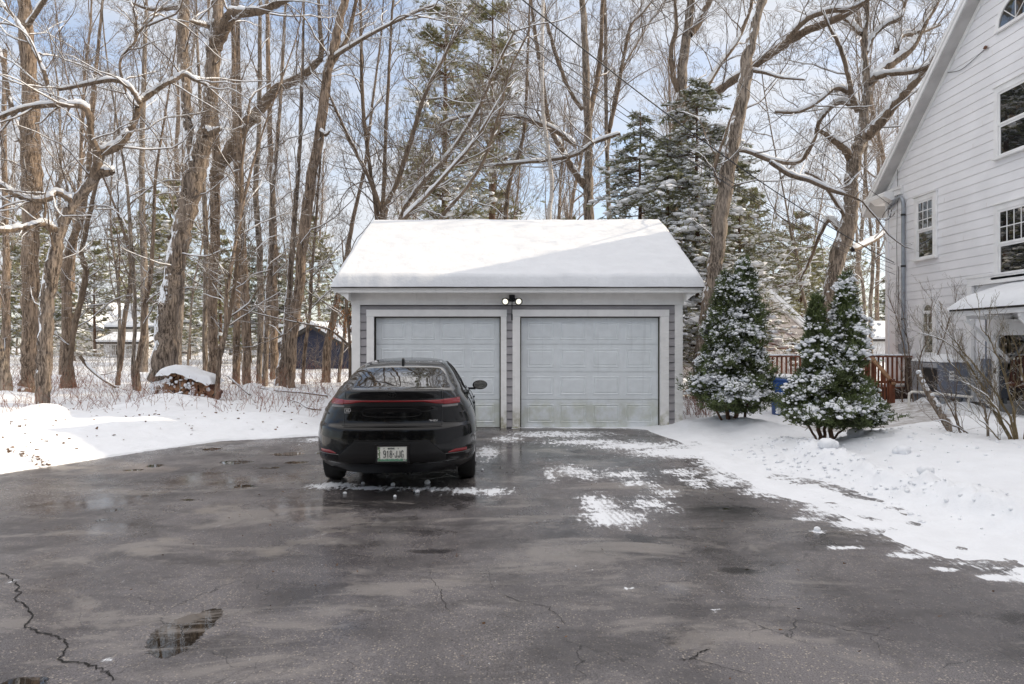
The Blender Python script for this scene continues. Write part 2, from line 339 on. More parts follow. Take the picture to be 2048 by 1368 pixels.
gls = t.rng(t.math('ADD', A('gloss'), t.math('MULTIPLY', edge, 1.2)), .25, .8); ro = t.math('SUBTRACT', .54, t.math('MULTIPLY', t.rng(t.noise(t.coord((1, .6, 1), True), .8, 6, .65), .36, .60), .34)); ro = t.math('SUBTRACT', ro, t.math('MULTIPLY', gls, .22))
ro = t.math('SUBTRACT', ro, t.math('MULTIPLY', wet_carshade, .22)); ro = t.math('ADD', ro, t.math('MULTIPLY', dry, .25))
ro = t.math('ADD', t.math('MULTIPLY', ro, t.math('SUBTRACT', 1.0, pud)), t.math('MULTIPLY', pud, .015)); ro = t.math('MAXIMUM', ro, t.math('MULTIPLY', sn, .85))
t.set(Base_Color=col, Roughness=ro)
hgt = t.math('ADD', t.math('MULTIPLY', fine, .6), t.math('MULTIPLY', stone, .5)); hgt = t.math('MULTIPLY', hgt, t.math('SUBTRACT', 1.0, pud)); hgt = t.math('MULTIPLY', hgt, t.math('SUBTRACT', 1.0, t.math('MULTIPLY', gls, .75))); hgt = t.math('ADD', hgt, t.math('MULTIPLY', sn, 3.0)); hgt = t.math('SUBTRACT', hgt, t.math('MULTIPLY', crk, 2.0))
t.bump(hgt, .5, .0018); MT['asphalt'] = t.m
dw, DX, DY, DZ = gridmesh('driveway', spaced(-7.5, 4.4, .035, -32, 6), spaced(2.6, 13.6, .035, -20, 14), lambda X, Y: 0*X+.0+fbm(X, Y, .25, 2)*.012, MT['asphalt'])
props(dw, kind='structure')
def blobs(L_):
    r = np.zeros(DX.shape)
    for e in L_:
        x, y, rx, ry = e[:4]; st = e[4] if len(e) > 4 else 1.0
        st = st*.93; X0, Y0 = gnd(x, y); ax = rx*Y0/FP; ay = ry*Y0*Y0/(FP*CAMH)
        q = ((DX-X0)/ax)**2+((DY-Y0)/ay)**2; r = np.maximum(r, st*np.exp(-q*.9))
    return r
attr(dw, 'snow', blobs([(660, 971, 55, 8), (740, 976, 70, 5), (850, 978, 80, 5, .85), (935, 982, 50, 8), (985, 984, 45, 9), (975, 905, 28, 16), (1010, 878, 40, 8, .8), (1110, 868, 120, 7, .8),
    (1180, 884, 110, 7, .8), (1270, 892, 100, 9, .95), (1340, 905, 90, 11), (1100, 950, 16, 20, .7), (1145, 942, 40, 14, .8), (1175, 950, 30, 12, .8), (1250, 950, 60, 12, .75), (1275, 968, 50, 8, .85), (1200, 1010, 50, 26, 1.0), (1225, 1035, 70, 20, 1.15),
    (1300, 1008, 55, 22, .8), (1330, 985, 50, 12, .7), (1345, 1020, 35, 12, .6), (1390, 965, 30, 18, .8), (1370, 945, 50, 10, .8), (1440, 960, 40, 16, .75), (1470, 935, 60, 20, .8), (1530, 985, 50, 12, .7), (1360, 1055, 26, 6, .5), (1610, 1038, 40, 8, .7),
    (1635, 1063, 16, 4, 1.1), (1690, 1096, 50, 4, .9), (1720, 1050, 70, 12, .75), (1660, 1020, 60, 12, .7), (1820, 1112, 60, 6, .85), (1860, 1100, 50, 7, .7), (1990, 1156, 36, 5, 1.1), (1890, 1139, 22, 4, 1.), (1640, 1132, 10, 2.5, .8), (1255, 1177, 12, 3, .9), (1433, 1220, 12, 3, .8), (1460, 1275, 9, 3, .8), (215, 1320, 18, 8, .8), (30, 1162, 14, 6, .8), (1150, 1132, 7, 2, .8), (300, 895, 60, 4, .6), (640, 880, 60, 6, .8), (705, 945, 14, 8, .9)])
    + .5*sst(-.8, .1, sdf(DX, DY))*(DX > 2)+.12*(DX > 0)*sst(7, 9, DY))
attr(dw, 'wet_carshade', blobs([(800, 1000, 190, 26, 1.0), (800, 960, 190, 26, 1.1), (1010, 935, 90, 40, .9), (1090, 900, 130, 26, .95), (1200, 920, 120, 18, .8), (1300, 950, 150, 18, .5), (640, 1030, 60, 16, .5), (780, 1040, 120, 14, .6), (850, 1065, 90, 12, .6), (855, 1103, 60, 6, .9), (1440, 1018, 90, 9, 1.0), (1300, 1078, 110, 12, .8), (1400, 1100, 60, 10, .6), (1480, 1142, 55, 9, .9), (1150, 1070, 60, 18, .6), (1660, 1070, 70, 12, .5), (2030, 1235, 60, 22, .8), (1900, 1160, 200, 40, .45), (460, 935, 160, 20, .5), (120, 1290, 160, 60, .35), (200, 1010, 160, 18, .45), (380, 1275, 100, 60, .6)]))  # damp asphalt; behind and under the car its shadow is painted in too
attr(dw, 'gloss', blobs([(220, 1000, 160, 30, .9), (420, 960, 200, 22, .9), (1345, 1135, 50, 22, 1.1), (1350, 1180, 50, 20, 1.0), (1375, 1280, 60, 34, 1.1), (1400, 1330, 40, 20, .9), (620, 1020, 60, 24, 1.0), (200, 1060, 120, 26, .8), (560, 1010, 90, 20, .7), (700, 1250, 40, 14, .7), (300, 1200, 120, 40, .5), (1250, 1110, 60, 12, .5), (1050, 900, 90, 20, .6)]))
attr(dw, 'track', blobs([(1225, 1000, 30, 40, 1.2), (1245, 1040, 26, 24, 1.2), (1150, 940, 26, 18, 1.1), (1200, 965, 24, 16, 1.0), (1390, 945, 34, 20, 1.1), (1440, 975, 30, 16, 1.1)]))
attr(dw, 'dry', blobs([(290, 1102, 70, 10, .9), (345, 1080, 60, 10, .9), (430, 1018, 62, 11, 1.1), (560, 1102, 70, 14, .9), (610, 1085, 70, 12, .8), (470, 1120, 80, 9, .7), (690, 1060, 60, 8, .8), (800, 1042, 40, 6, .8), (420, 1160, 60, 7, .7), (190, 1155, 60, 8, .5), (880, 1160, 100, 14, .5), (1440, 1145, 60, 9, .6), (1300, 1090, 60, 8, .6), (270, 1185, 40, 8, .6), (1130, 1210, 120, 20, .35), (500, 985, 60, 7, .45), (60, 985, 90, 7, .5), (120, 1010, 60, 6, .4)]))
attr(dw, 'puddle', blobs([(366, 1262, 48, 36, 1.7), (350, 1292, 30, 24, 1.4), (408, 1238, 26, 20, 1.5), (45, 1368, 50, 14, 1.2), (425, 898, 24, 4, 1.), (470, 925, 40, 5, .9), (575, 908, 40, 5, .95), (590, 925, 30, 4, .8), (545, 935, 40, 4, .7), (310, 931, 22, 5, .9), (270, 940, 26, 3, .8), (490, 972, 30, 5, .9), (385, 1000, 60, 4, .6), (1450, 1018, 40, 4, .7), (1495, 1140, 12, 3, .8), (205, 1040, 30, 8, .75), (230, 1020, 25, 6, .7), (640, 905, 16, 4, .8), (1000, 935, 60, 8, .5)]))
# the long crack at the left and a few finer ones
cb = MB()
def crack(pts, wd):
    P = []
    for x, y in pts:
        X0, Y0 = gnd(x, y); P.append((X0, Y0))
    P = np.array(P); q = []
    for i in range(len(P)-1):
        for k in range(6):
            f = k/6; q.append(P[i]*(1-f)+P[i+1]*f+rng.normal(0, .006, 2))
    q.append(P[-1]); q = np.array(q); T = np.gradient(q, axis=0); T /= np.linalg.norm(T, axis=1, keepdims=True)+1e-9; n = np.stack((-T[:, 1], T[:, 0]), 1)
    ww = wd*rng.uniform(.35, 1.3, len(q)); ww[0] = ww[-1] = .001
    Z = lambda a: np.column_stack((a, fbm(a[:, 0], a[:, 1], .25, 2)*.012+.004))
    Lf, Rt = Z(q+n*ww[:, None]), Z(q-n*ww[:, None]); m = len(q)
    cb.add(np.vstack((Lf, Rt)), [(i, i+1, m+i+1, m+i) for i in range(m-1)])
crack([(-10, 1140), (15, 1152), (32, 1165), (40, 1185), (28, 1200), (52, 1212), (66, 1228), (58, 1246), (50, 1252), (80, 1266), (112, 1272), (130, 1282), (135, 1292), (124, 1312), (122, 1324), (165, 1328), (190, 1334), (215, 1348), (232, 1360)], .005)
crack([(1360, 1322), (1388, 1318), (1400, 1306), (1420, 1300)], .004); crack([(860, 1158), (880, 1178), (884, 1198), (900, 1225)], .0018); crack([(520, 1010), (545, 1022), (556, 1032)], .0018)
crack([(1690, 1260), (1740, 1268), (1790, 1285)], .0018); crack([(1000, 1190), (1040, 1205), (1100, 1215), (1130, 1250)], .0018); crack([(1380, 1316), (1440, 1335), (1500, 1350)], .0018)
MT['crack'] = simple('crack', (.008, .007, .006), .95, bump=0)
co_ = cb.build('crack', MT['crack'], dw)
# ---------------------------------------------------------------- garage
def stained(name, c, stain, z0, z1, rough=.5, amt=.8, scl=3.0):
    """paint with a band of green-brown algae near the ground, as on the real doors"""
    t = NT(name); v = t.coord(world=True); s = t.new('SeparateXYZ'); t.lk(v, s.inputs[0])
    n = t.noise(v, scl, 6, .6); f = t.math('MULTIPLY', t.rng(s.outputs['Z'], z1, z0), t.rng(n, .36, .62)); n2 = t.noise(v, 7, 4)
    col = t.mix(t.rng(n2, .3, .7), c, tuple(x*.93 for x in c)); col = t.mix(t.math('MULTIPLY', f, amt), col, stain)
    vs = t.noise(t.coord((14, 14, .8), True), 1, 3); col = t.mix(t.rng(vs, .58, .75, 0, .22), col, tuple(x*.6 for x in c))
    t.set(Base_Color=col, Roughness=rough); t.bump(t.noise(v, 90, 3), .08, .003); return t.m
MT['door'] = stained('garage_door_paint', (.76, .80, .82), (.40, .42, .28), .40, .62, .45, .45, 3.2)
MT['trim'] = stained('trim_paint', (.90, .89, .87), (.28, .26, .14), .0, .55, .5, .9, 5)
MT['siding'] = simple('grey_siding', (.34, .325, .335), .6, var=.1, sc_=4)
MT['lapshade'] = simple('lap_shade_line', (.09, .085, .09), .8); MT['white'] = simple('white_paint', (.74, .74, .75), .5, var=.05, sc_=2)
MT['soffit'] = simple('soffit_paint', (.62, .61, .60), .6, var=.08, sc_=5)
MT['black'] = simple('black_metal', (.02, .02, .022), .4)
MT['dripedge'] = simple('drip_edge', (.035, .025, .02), .5)
MT['shingle'] = simple('roof_shingle', (.05, .045, .042), .85)
MT['lit'] = simple('lit_lens', (.6, .6, .5), .2, bump=0, emis=(1, .96, .8, .75))
MT['gasket'] = simple('weather_strip', (.05, .045, .03), .8)
g = thing('garage', 'two-door detached garage with snow-covered roof at the end of the driveway', 'garage', (0, 13.1, 0))
def gb(): return MB()
def put(mb, name, m, par=g, smooth=False, fix=False):
    for i in range(len(mb.v)): mb.v[i] = mb.v[i]-np.array((par.location if par is g else (0, 13.1, 0)))
    return mb.build(name, m, par, smooth, fixn=fix)
GX0, GX1, YF, YB = -3.06, 3.27, 13.10, 19.35
EZ, RZ, RY = 2.69, 4.42, 16.24
# body walls (with door openings in front)
b = gb()
D1 = (-2.645, -.215); D2 = (.155, 2.845); DT = 2.13
for a, c in ((GX0, D1[0]), (D1[1], D2[0]), (D2[1], GX1)): b.box(a+.02, c, YF, YF+.14, 0, 2.66)
b.box(GX0+.02, GX1-.02, YF+.001, YF+.139, DT, 2.655)
b.prism([(YF+.14, 0), (YB, 0), (YB, 2.6), (RY, 4.25), (YF+.14, 2.6)], 'x', GX1-.10, GX1-.02); b.prism([(YF+.14, 0), (YB, 0), (YB, 2.6), (RY, 4.25), (YF+.14, 2.6)], 'x', GX0+.02, GX0+.10)
b.box(GX0+.1, GX1-.1, YB-.1, YB, 0, 2.6); put(b, 'wall', MT['siding'])
b = gb()        # lap siding courses
z = .02; ex = .155
while z < 2.36:
    for a, c in ((GX0+.14, -2.785), (-.105, .012), (3.005, GX1-.14)) if z < 2.26 else ((GX0+.14, GX1-.14),):
        z1 = min(z+ex, 2.36); b.prism([(YF-.024, z+.004), (YF-.004, z1-.004), (YF, z1-.004), (YF, z+.004)], 'x', a, c); b.box(a, c, YF-.019, YF-.001, z-.004, z+.0035, 1)  # box below each course is a shadow line painted dark
    b.prism([(GX1-.005, z), (GX1-.02, z), (GX1-.02, z+ex), (GX1-.016, z+ex)], 'y', YF+.12, YB-.1) if z < 2.3 else None
    b.prism([(GX0+.005, z), (GX0+.02, z), (GX0+.02, z+ex), (GX0+.016, z+ex)], 'y', YF+.12, YB-.1) if z < 2.3 else None
    z += ex
put(b, 'lap_siding', [MT['siding'], MT['lapshade']], fix=True)
for s, a, c in ((0, GX0, GX0+.15), (1, GX1-.14, GX1)):
    put(gb().box(a-.01, c, YF-.032, YF+.12, -.02, 2.36), 'corner_board', MT['trim'])
put(gb().box(GX0-.02, GX1+.02, YF-.036, YF-.002, 2.362, 2.60).box(GX0-.03, GX1+.03, YF-.05, YF-.038, 2.575, 2.60), 'frieze_board', MT['trim'])
for (a, c) in ((-2.785, -.105), (.010, 3.005)):
    da, dc = (D1 if a < -1 else D2)
    put(gb().box(a, da+.0, YF-.03, YF+.10, -.01, 2.14).box(dc, c, YF-.03, YF+.10, -.01, 2.14).box(a-.005, c+.005, YF-.034, YF+.1, 2.142, 2.27), 'door_trim', MT['trim'])
    dr = put(gb().box(da+.004, dc-.004, YF+.115, YF+.13, -.01, 2.13), 'garage_door', MT['door'])
    props(dr, label='left garage door, partly hidden by the parked car' if a < -1 else 'right garage door with green algae along its bottom section')
    zz = [2.12, 1.608, 1.072, .54, .0]
    for k in range(4):
        t0, t1 = zz[k+1]+.003, zz[k]-.003; sec = gb(); wd = dc-da
        sec.box(da+.02, dc-.02, YF+.088, YF+.113, t0, t1)
        for f0, f1 in ((.05, .24), (.287, .475), (.523, .711), (.76, .95)):
            x0, x1 = da+wd*f0, da+wd*f1; h_ = t1-t0; p0, p1 = t0+h_*.16, t0+h_*.84; yy = YF+.088
            def rim(i, y): return [(x0+i, y, p0+i), (x1-i, y, p0+i), (x1-i, y, p1-i), (x0+i, y, p1-i)]
            rings = [rim(0, yy), rim(.008, yy-.007), rim(.022, yy-.007), rim(.030, yy-.0005), rim(.045, yy-.0005), rim(.058, yy-.006)]
            V = np.array(sum(rings, [])); F = [(r*4+i, r*4+(i+1) % 4, r*4+4+(i+1) % 4, r*4+4+i) for r in range(5) for i in range(4)]+[(20, 21, 22, 23)]
            sec.add(V, F)
        sc_o = sec
        for i in range(len(sc_o.v)): sc_o.v[i] = sc_o.v[i]-np.array((0, 13.1, 0))
        sc_o.build('door_section', MT['door'], dr)
    put(gb().box(da+.002, da+.022, YF+.07, YF+.087, 0, 2.13).box(dc-.024, dc-.002, YF+.07, YF+.087, 0, 2.13).box(da+.022, dc-.024, YF+.07, YF+.087, 2.115, 2.129).box(da, dc, YF+.08, YF+.112, -.012, .006), 'weather_strip', MT['gasket'])
# roof: overhang, fascia, soffit, shingles, snow
EY = 12.75; EX0, EX1 = -3.37, 3.58
sl_ = (RZ-EZ)/(RY-EY)
put(gb().box(EX0+.03, EX1-.03, EY+.02, EY+.045, 2.575, 2.675).box(EX0+.01, EX1-.01, EY+.0, EY+.018, 2.63, 2.68), 'fascia', MT['trim'])
put(gb().box(EX0+.04, EX1-.04, EY+.047, YF-.04, 2.605, 2.62), 'soffit', MT['soffit'])
b = gb()
b.prism([(EY-.02, EZ), (RY, RZ), (YB+.35, EZ), (YB+.35, EZ-.03), (RY, RZ-.05), (EY-.02, EZ-.022)], 'x', EX0, EX1); put(b, 'roof', MT['shingle'])
put(gb().box(EX0-.005, EX1+.005, EY-.03, EY-.018, EZ-.03, EZ+.012), 'drip_edge', MT['dripedge'])
for xx in (EX0+.03, EX1-.05):
    put(gb().prism([(EY+.05, EZ-.16), (EY+.05, EZ-.035), (RY, RZ-.065), (YB+.3, EZ-.035), (YB+.3, EZ-.16), (RY, RZ-.19)], 'x', xx, xx+.02), 'rake_board', MT['trim'])
put(gb().prism([(EX0+.05, 2.60), (GX0-.01, 2.60), (GX0-.01, 2.42), (EX0+.22, 2.50)], 'y', EY+.06, EY+.5).prism([(EX1-.05, 2.60), (GX1+.01, 2.60), (GX1+.01, 2.42), (EX1-.22, 2.50)], 'y', EY+.06, EY+.5), 'eave_return', MT['trim'])
# snow blanket
nx, ny = 240, 130; xs = np.linspace(0, 1, nx); us = np.linspace(0, 1, ny)
X, U = np.meshgrid(xs, us)
def roofz(y): return np.where(y < RY, EZ+(y-EY)*sl_, RZ-(y-RY)*(RZ-EZ)/(YB+.35-RY))
Y0s = EY-.05; Y1s = YB+.3
Yv = Y0s+(Y1s-Y0s)*(U**1.0); Xv = EX0-.02+(EX1-EX0+.04)*X
th = .20*np.minimum(1, (np.clip((Yv-Y0s)/.10, 0, 1))**.45)*np.minimum(1, (np.clip(np.minimum(Xv-Xv.min(), Xv.max()-Xv)/.12, 0, 1))**.5)*np.minimum(1, (np.clip((Y1s-Yv)/.12, 0, 1))**.5)
rid = np.exp(-((Yv-RY)/.35)**2)*.06
Zv = roofz(Yv)+th*(1+fbm(Xv, Yv, .9, 3)*.34+fbm(Xv+5, Yv, 4, 3)*.10)+.012-rid+fbm(Xv, Yv, 3, 4)*.012
Yv = Yv-np.where(th > .01, fbm(Xv, Zv*3, 3, 4)*.07, 0); Xv = Xv+np.where((X < .03) | (X > .97), fbm(Yv, Zv, 3, 3)*.05, 0)
i = np.arange(nx*ny).reshape(ny, nx)
b = gb(); b.add(np.stack((Xv, Yv, Zv), -1).reshape(-1, 3), np.stack((i[:-1, :-1], i[:-1, 1:], i[1:, 1:], i[1:, :-1]), -1).reshape(-1, 4)); 
gsnow = put(b, 'roof_snow', MT['roof_snow'], smooth=True); gsnow['label'] = 'thick smooth snow blanket on the garage roof'
# floodlight
f = thing('floodlight', 'black twin floodlight with lit lamps above and between the two garage doors', 'floodlight', (.0, 13.05, 2.42))
MB().box(-.055, .055, -.035, .005, .0, .13).build('wall_plate', MT['black'], f)
for s in (-1, 1):
    mb = MB(); mb.tube([(s*.02, -.05, .07), (s*.06, -.10, .03), (s*.12, -.13, .01)], [.02, .022, .02], 10)
    a0 = np.array((s*.10, -.10, .02)); dr_ = np.array((s*.25, -.9, -.28)); dr_ /= np.linalg.norm(dr_)
    mb.tube([a0, a0+dr_*.03, a0+dr_*.09, a0+dr_*.10], [.03, .055, .072, .074], 18); hd = mb.build('lamp_head', MT['black'], f, True)
    MB().tube([a0+dr_*.1005, a0+dr_*.112, a0+dr_*.118], [.052, .047, .02], 18).build('lens', MT['lit'], hd, True)
MB().tube([(0, -.05, -.25), (0, -.05, -.0)], [.008, .008], 8).box(-.014, .014, -.065, -.04, -.36, -.24).build('sensor', MT['black'], f)
# ---------------------------------------------------------------- white house (right)
MT['hwhite'] = simple('house_siding', (.86, .86, .88), .5, var=.05, sc_=1.2, bump=.06)
MT['htrim'] = simple('house_trim', (.86, .86, .86), .5, var=.06, sc_=3)
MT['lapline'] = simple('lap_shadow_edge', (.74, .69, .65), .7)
MT['hsoffit'] = simple('house_soffit', (.50, .49, .48), .6, var=.12, sc_=3)
MT['conc'] = simple('concrete', (.16, .165, .18), .9, var=.3, sc_=3, bump=.4)
tg = NT('window_glass'); tg.set(Base_Color=(.012, .014, .016), Roughness=.02); tg.b.inputs['IOR'].default_value = 2.6
tg.bump(tg.noise(tg.coord(world=True), 1.6, 2), .12, .02); MT['glass'] = tg.m
tq = NT('pale_reflect_glass'); nq = tq.noise(tq.coord(world=True), 14, 5, .7); tq.set(Base_Color=tq.mix(tq.rng(nq, .4, .6), (.08, .08, .06), (.42, .40, .32)), Roughness=.05); MT['glasspale'] = tq.m  # pale mottled reflection painted into the pane colour
MT['shade'] = simple('room_dark', (.02, .02, .02), .9)
h = thing('white_house', 'tall white clapboard house with steep gable rising at the right edge', 'house', (10, 13.5, 0))
def hp(mb, name, m, par=None, smooth=False, fix=False):
    for i in range(len(mb.v)): mb.v[i] = mb.v[i]-np.array((10, 13.5, 0))
    return mb.build(name, m, par or h, smooth, fixn=fix)
AP, HS, HW = 9.8, .887, 4.7
hp(MB().prism([(8.8, .36), (18.2, .36), (18.2, AP-HS*HW), (13.5, AP), (8.8, AP-HS*HW)], 'x', 10.003, 20), 'wall', MT['hwhite'])
hp(MB().box(10.02, 19.98, 8.82, 18.18, -.5, .359), 'foundation', MT['conc'])
b = MB(); z = .36; ex = .196
while z < AP-.2:
    zt = z+ex; m_ = (AP-zt)/HS; a, c = 13.5-min(HW, m_), 13.5+min(HW, m_); m2 = (AP-z)/HS; a2, c2 = 13.5-min(HW, m2), 13.5+min(HW, m2)
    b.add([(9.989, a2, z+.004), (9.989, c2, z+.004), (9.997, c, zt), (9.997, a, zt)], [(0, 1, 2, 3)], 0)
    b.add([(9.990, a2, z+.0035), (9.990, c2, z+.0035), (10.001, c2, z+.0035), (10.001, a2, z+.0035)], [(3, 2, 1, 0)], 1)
    z += ex
for k in range(46):
    zi = .36+.196*random.randint(1, 40); yj = random.uniform(12.5, 18.0)
    if zi+.196 < AP-HS*abs(yj-13.5)-.15: b.box(9.9875, 9.991, yj-.0015, yj+.0015, zi+.006, zi+.10, 1)
hp(b, 'clapboards', [MT['hwhite'], MT['lapline']], fix=False)
# roof slabs + rake + soffit
for sgn in (1, -1):
    def rp(y, up): return (13.5+sgn*(y-13.5), AP-HS*(y-13.5)+up)
    hp(MB().prism([rp(13.5, .27), rp(18.85, .27), rp(18.85, .02), rp(13.5, .02)], 'x', 9.70, 20.3), 'roof', [MT['hsoffit']])
    hp(MB().prism([rp(13.5, .30), rp(18.90, .30), rp(18.90, .275), rp(13.5, .275)], 'x', 9.67, 20.33), 'shingle_edge', MT['shingle'])
    hp(MB().prism([rp(13.5, .265), rp(18.86, .265), rp(18.86, .05), rp(13.5, .05)], 'x', 9.672, 9.699).prism([rp(13.5, .265), rp(18.86, .265), rp(18.86, .17), rp(13.5, .17)], 'x', 9.655, 9.671), 'rake_board', MT['htrim'])
    hp(MB().prism([rp(13.5, .018), rp(18.4, .018), rp(18.4, -.09), rp(13.5, -.09)], 'x', 9.955, 9.99), 'rake_trim', MT['htrim'])
    # eave return
    if sgn == 1:
        zr = 5.46
        hp(MB().prism([(9.66, zr-.02), (9.66, zr+.06), (9.70, zr+.10), (10.5, zr+.10), (10.5, zr-.12), (9.86, zr-.12)], 'y', 17.75, 18.82), 'eave_return', MT['htrim'])
        hp(MB().box(9.93, 10.02, 17.45, 18.25, zr-.02, zr+.18).box(9.90, 9.93, 17.40, 18.27, zr+.12, zr+.185), 'eave_return', MT['htrim'])
hp(MB().box(9.965, 10.01, 18.1, 18.23, .36, 5.4), 'corner_board', MT['hwhite'])
def window(y0, y1, z0, z1, cols=3, rows=2, arch=False, label=None):
    """double-hung window on the gable wall; y0<y1 outer casing"""
    cw = .12; fr = MB(); X0 = 9.945
    zt_ = z1-(y1-y0-2*cw)/2-.022 if arch else z1; fr.box(X0, 9.99, y0, y0+cw, z0, zt_).box(X0, 9.99, y1-cw, y1, z0, zt_)
    if not arch: fr.box(X0, 9.99, y0+cw, y1-cw, z1-cw, z1); fr.box(X0-.03, 9.99, y0-.02, y1+.02, z1+.002, z1+.03)
    fr.box(X0-.045, 9.99, y0-.02, y1+.02, z0-.05, z0-.002)
    o = hp(fr, 'window', MT['htrim'])
    if label: o['label'] = label
    i0, i1, j0, j1 = y0+cw+.002, y1-cw-.002, z0, z1-cw-.002
    if arch: j1 = z1-(i1-i0)/2-.02
    mid = (j0+j1)/2-.02; sw = .045
    for (a, c, xx) in ((mid, j1, 9.955), (j0, mid, 9.968)):
        s = MB(); s.box(xx, xx+.02, i0, i0+sw, a, c).box(xx, xx+.02, i1-sw, i1, a, c).box(xx, xx+.02, i0+sw, i1-sw, c-sw, c-.0005).box(xx, xx+.02, i0+sw, i1-sw, a+.0005, a+sw)
        if a == mid:
            for q in range(1, cols): yy = i0+sw+(i1-i0-2*sw)*q/cols; s.box(xx+.003, xx+.016, yy-.009, yy+.009, a+sw, c-sw)
            for q in range(1, rows): zz_ = a+sw+(c-a-2*sw)*q/rows; s.box(xx+.0035, xx+.0155, i0+sw, i1-sw, zz_-.009, zz_+.009)
        so_ = hp(s, 'sash', MT['htrim'], o)
        hp(MB().box(xx+.010, xx+.013, i0+sw-.005, i1-sw+.005, a+sw-.005, c-sw+.005), 'pane', MT['glasspale' if arch else 'glass'], o)
    if arch:
        cy = (i0+i1)/2; r = (i1-i0)/2; zc = j1; ms = MB(); n = 16
        for k in range(n):
            t0, t1 = math.pi*k/n, math.pi*(k+1)/n
            P = lambda rr, tt: (cy+rr*math.cos(tt), zc+rr*math.sin(tt))
            ms.prism([P(r, t0), P(r+cw, t0), P(r+cw, t1), P(r, t1)], 'x', X0-.002, 9.985+.001*(k % 2)); ms.prism([P(r-.04, t0), P(r-.001, t0), P(r-.001, t1), P(r-.04, t1)], 'x', 9.957, 9.98)
        ms.box(9.958, 9.975, i0, i1, zc, zc+.03); hp(ms, 'arch_casing', MT['htrim'], o, fix=True)
        hp(MB().prism([(cy+(r-.03)*math.cos(math.pi*k/n), zc+.01+(r-.03)*math.sin(math.pi*k/n)) for k in range(n+1)], 'x', 9.966, 9.970), 'pane', MT['glasspale'], o)
    return o
window(16.02, 16.9, 3.68, 5.2, 3, 3, label='narrow upper window beside the conduit')
window(12.8, 14.10, 2.98, 4.46, 5, 2, label='large window above the canopy')
window(12.8, 14.10, 5.44, 6.87, 1, 1, label='upper window under the gable')
window(16.02, 16.68, 1.36, 2.60, 2, 2, arch=True, label='small arched window behind the bare shrub')
# lunette in the gable
ms = MB(); n = 24; cy = 13.5; zc = 8.05
for k in range(n):
    t0, t1 = math.pi*k/n, math.pi*(k+1)/n; P = lambda rr, tt: (cy+rr*math.cos(tt), zc+rr*math.sin(tt))
    ms.prism([P(.46, t0), P(.56, t0), P(.56, t1), P(.46, t1)], 'x', 9.94, 9.985+.001*(k % 2))
ms.box(9.93, 9.985, cy-.58, cy+.58, zc-.06, zc); lo = hp(ms, 'window', MT['htrim'], fix=True); lo['label'] = 'half-round attic window'
hp(MB().prism([(cy+.455*math.cos(math.pi*k/n), zc+.455*math.sin(math.pi*k/n)) for k in range(n+1)], 'x', 9.962, 9.966), 'pane', MT['glass'], lo)
for a in (45, 90, 135): hp(MB().bar((9.957, cy, zc+.02), (9.957, cy+.44*math.cos(R(a)), zc+.44*math.sin(R(a))), .012, .012), 'muntin', MT['htrim'], lo)
# panel / door bay below
hp(MB().box(9.90, 9.975, 14.72, 14.86, .36, 2.86).box(9.90, 9.975, 10.5, 14.86, 2.86, 3.02).box(9.885, 9.99, 10.5, 14.9, 3.02, 3.06), 'entry_surround', MT['htrim'])
dd = hp(MB().box(9.9, 9.972, 13.93, 14.06, .05, 1.98).box(9.9, 9.972, 12.9, 13.03, .05, 1.98).box(9.9, 9.972, 12.9, 14.06, 1.981, 2.10).box(9.9, 9.972, 13.03, 13.93, .05, .17), 'entry_door', MT['htrim'])
hp(MB().box(9.93, 9.945, 13.028, 13.932, .168, 1.785), 'pane', MT['glass'], dd); hp(MB().box(9.91, 9.96, 13.03, 13.93, 1.786, 1.98), 'header', MT['htrim'], dd)
hp(MB().box(9.86, 9.899, 13.96, 13.99, 1.0, 1.12), 'handle', MT['black'], dd)
# canopy with snow
cn_ = MB(); cn_.prism([(9.0, 2.27), (10.0, 2.62), (10.0, 2.66), (9.0, 2.31)], 'y', 11.2, 14.05)
can = hp(cn_, 'canopy', MT['shingle'])
hp(MB().box(9.03, 9.07, 11.2, 14.0, 2.18, 2.27).box(9.35, 9.39, 11.2, 14.0, 2.28, 2.37).box(9.7, 9.74, 11.2, 14.0, 2.39, 2.49).bar((9.02, 13.98, 2.235), (9.98, 13.98, 2.235), .05, .06), 'canopy_frame', MT['htrim'], can)
for yy in (13.65, 12.2):
    hp(MB().bar((9.06, yy, 2.14), (9.98, yy, 2.14), .06, .07).bar((9.08, yy-.001, 2.10), (9.97, yy-.001, 1.25), .05, .06).bar((9.55, yy+.002, 1.62), (9.93, yy+.002, 2.08), .045, .05).box(9.93, 9.975, yy-.05, yy+.05, 1.1, 2.2), 'bracket', MT['htrim'], can)
ny_, nx_ = 60, 24; Yc = np.linspace(11.15, 14.12, ny_); tt = np.linspace(0, 1, nx_); TT, YY = np.meshgrid(tt, Yc)
XX = 8.94+1.05*TT; the = .19*np.minimum(1, np.clip(TT/.22, 0, 1)**.5)*np.minimum(1, np.clip((14.12-YY)/.28, 0, 1)**.5)
ZZ = 2.305+.35*TT+the*(1+fbm(XX, YY, 2, 3)*.25); i = np.arange(nx_*ny_).reshape(ny_, nx_); b = MB()
b.add(np.stack((XX, YY, ZZ), -1).reshape(-1, 3), np.stack((i[:-1, :-1], i[:-1, 1:], i[1:, 1:], i[1:, :-1]), -1).reshape(-1, 4)); hp(b, 'canopy_snow', MT['snow'], can, True)
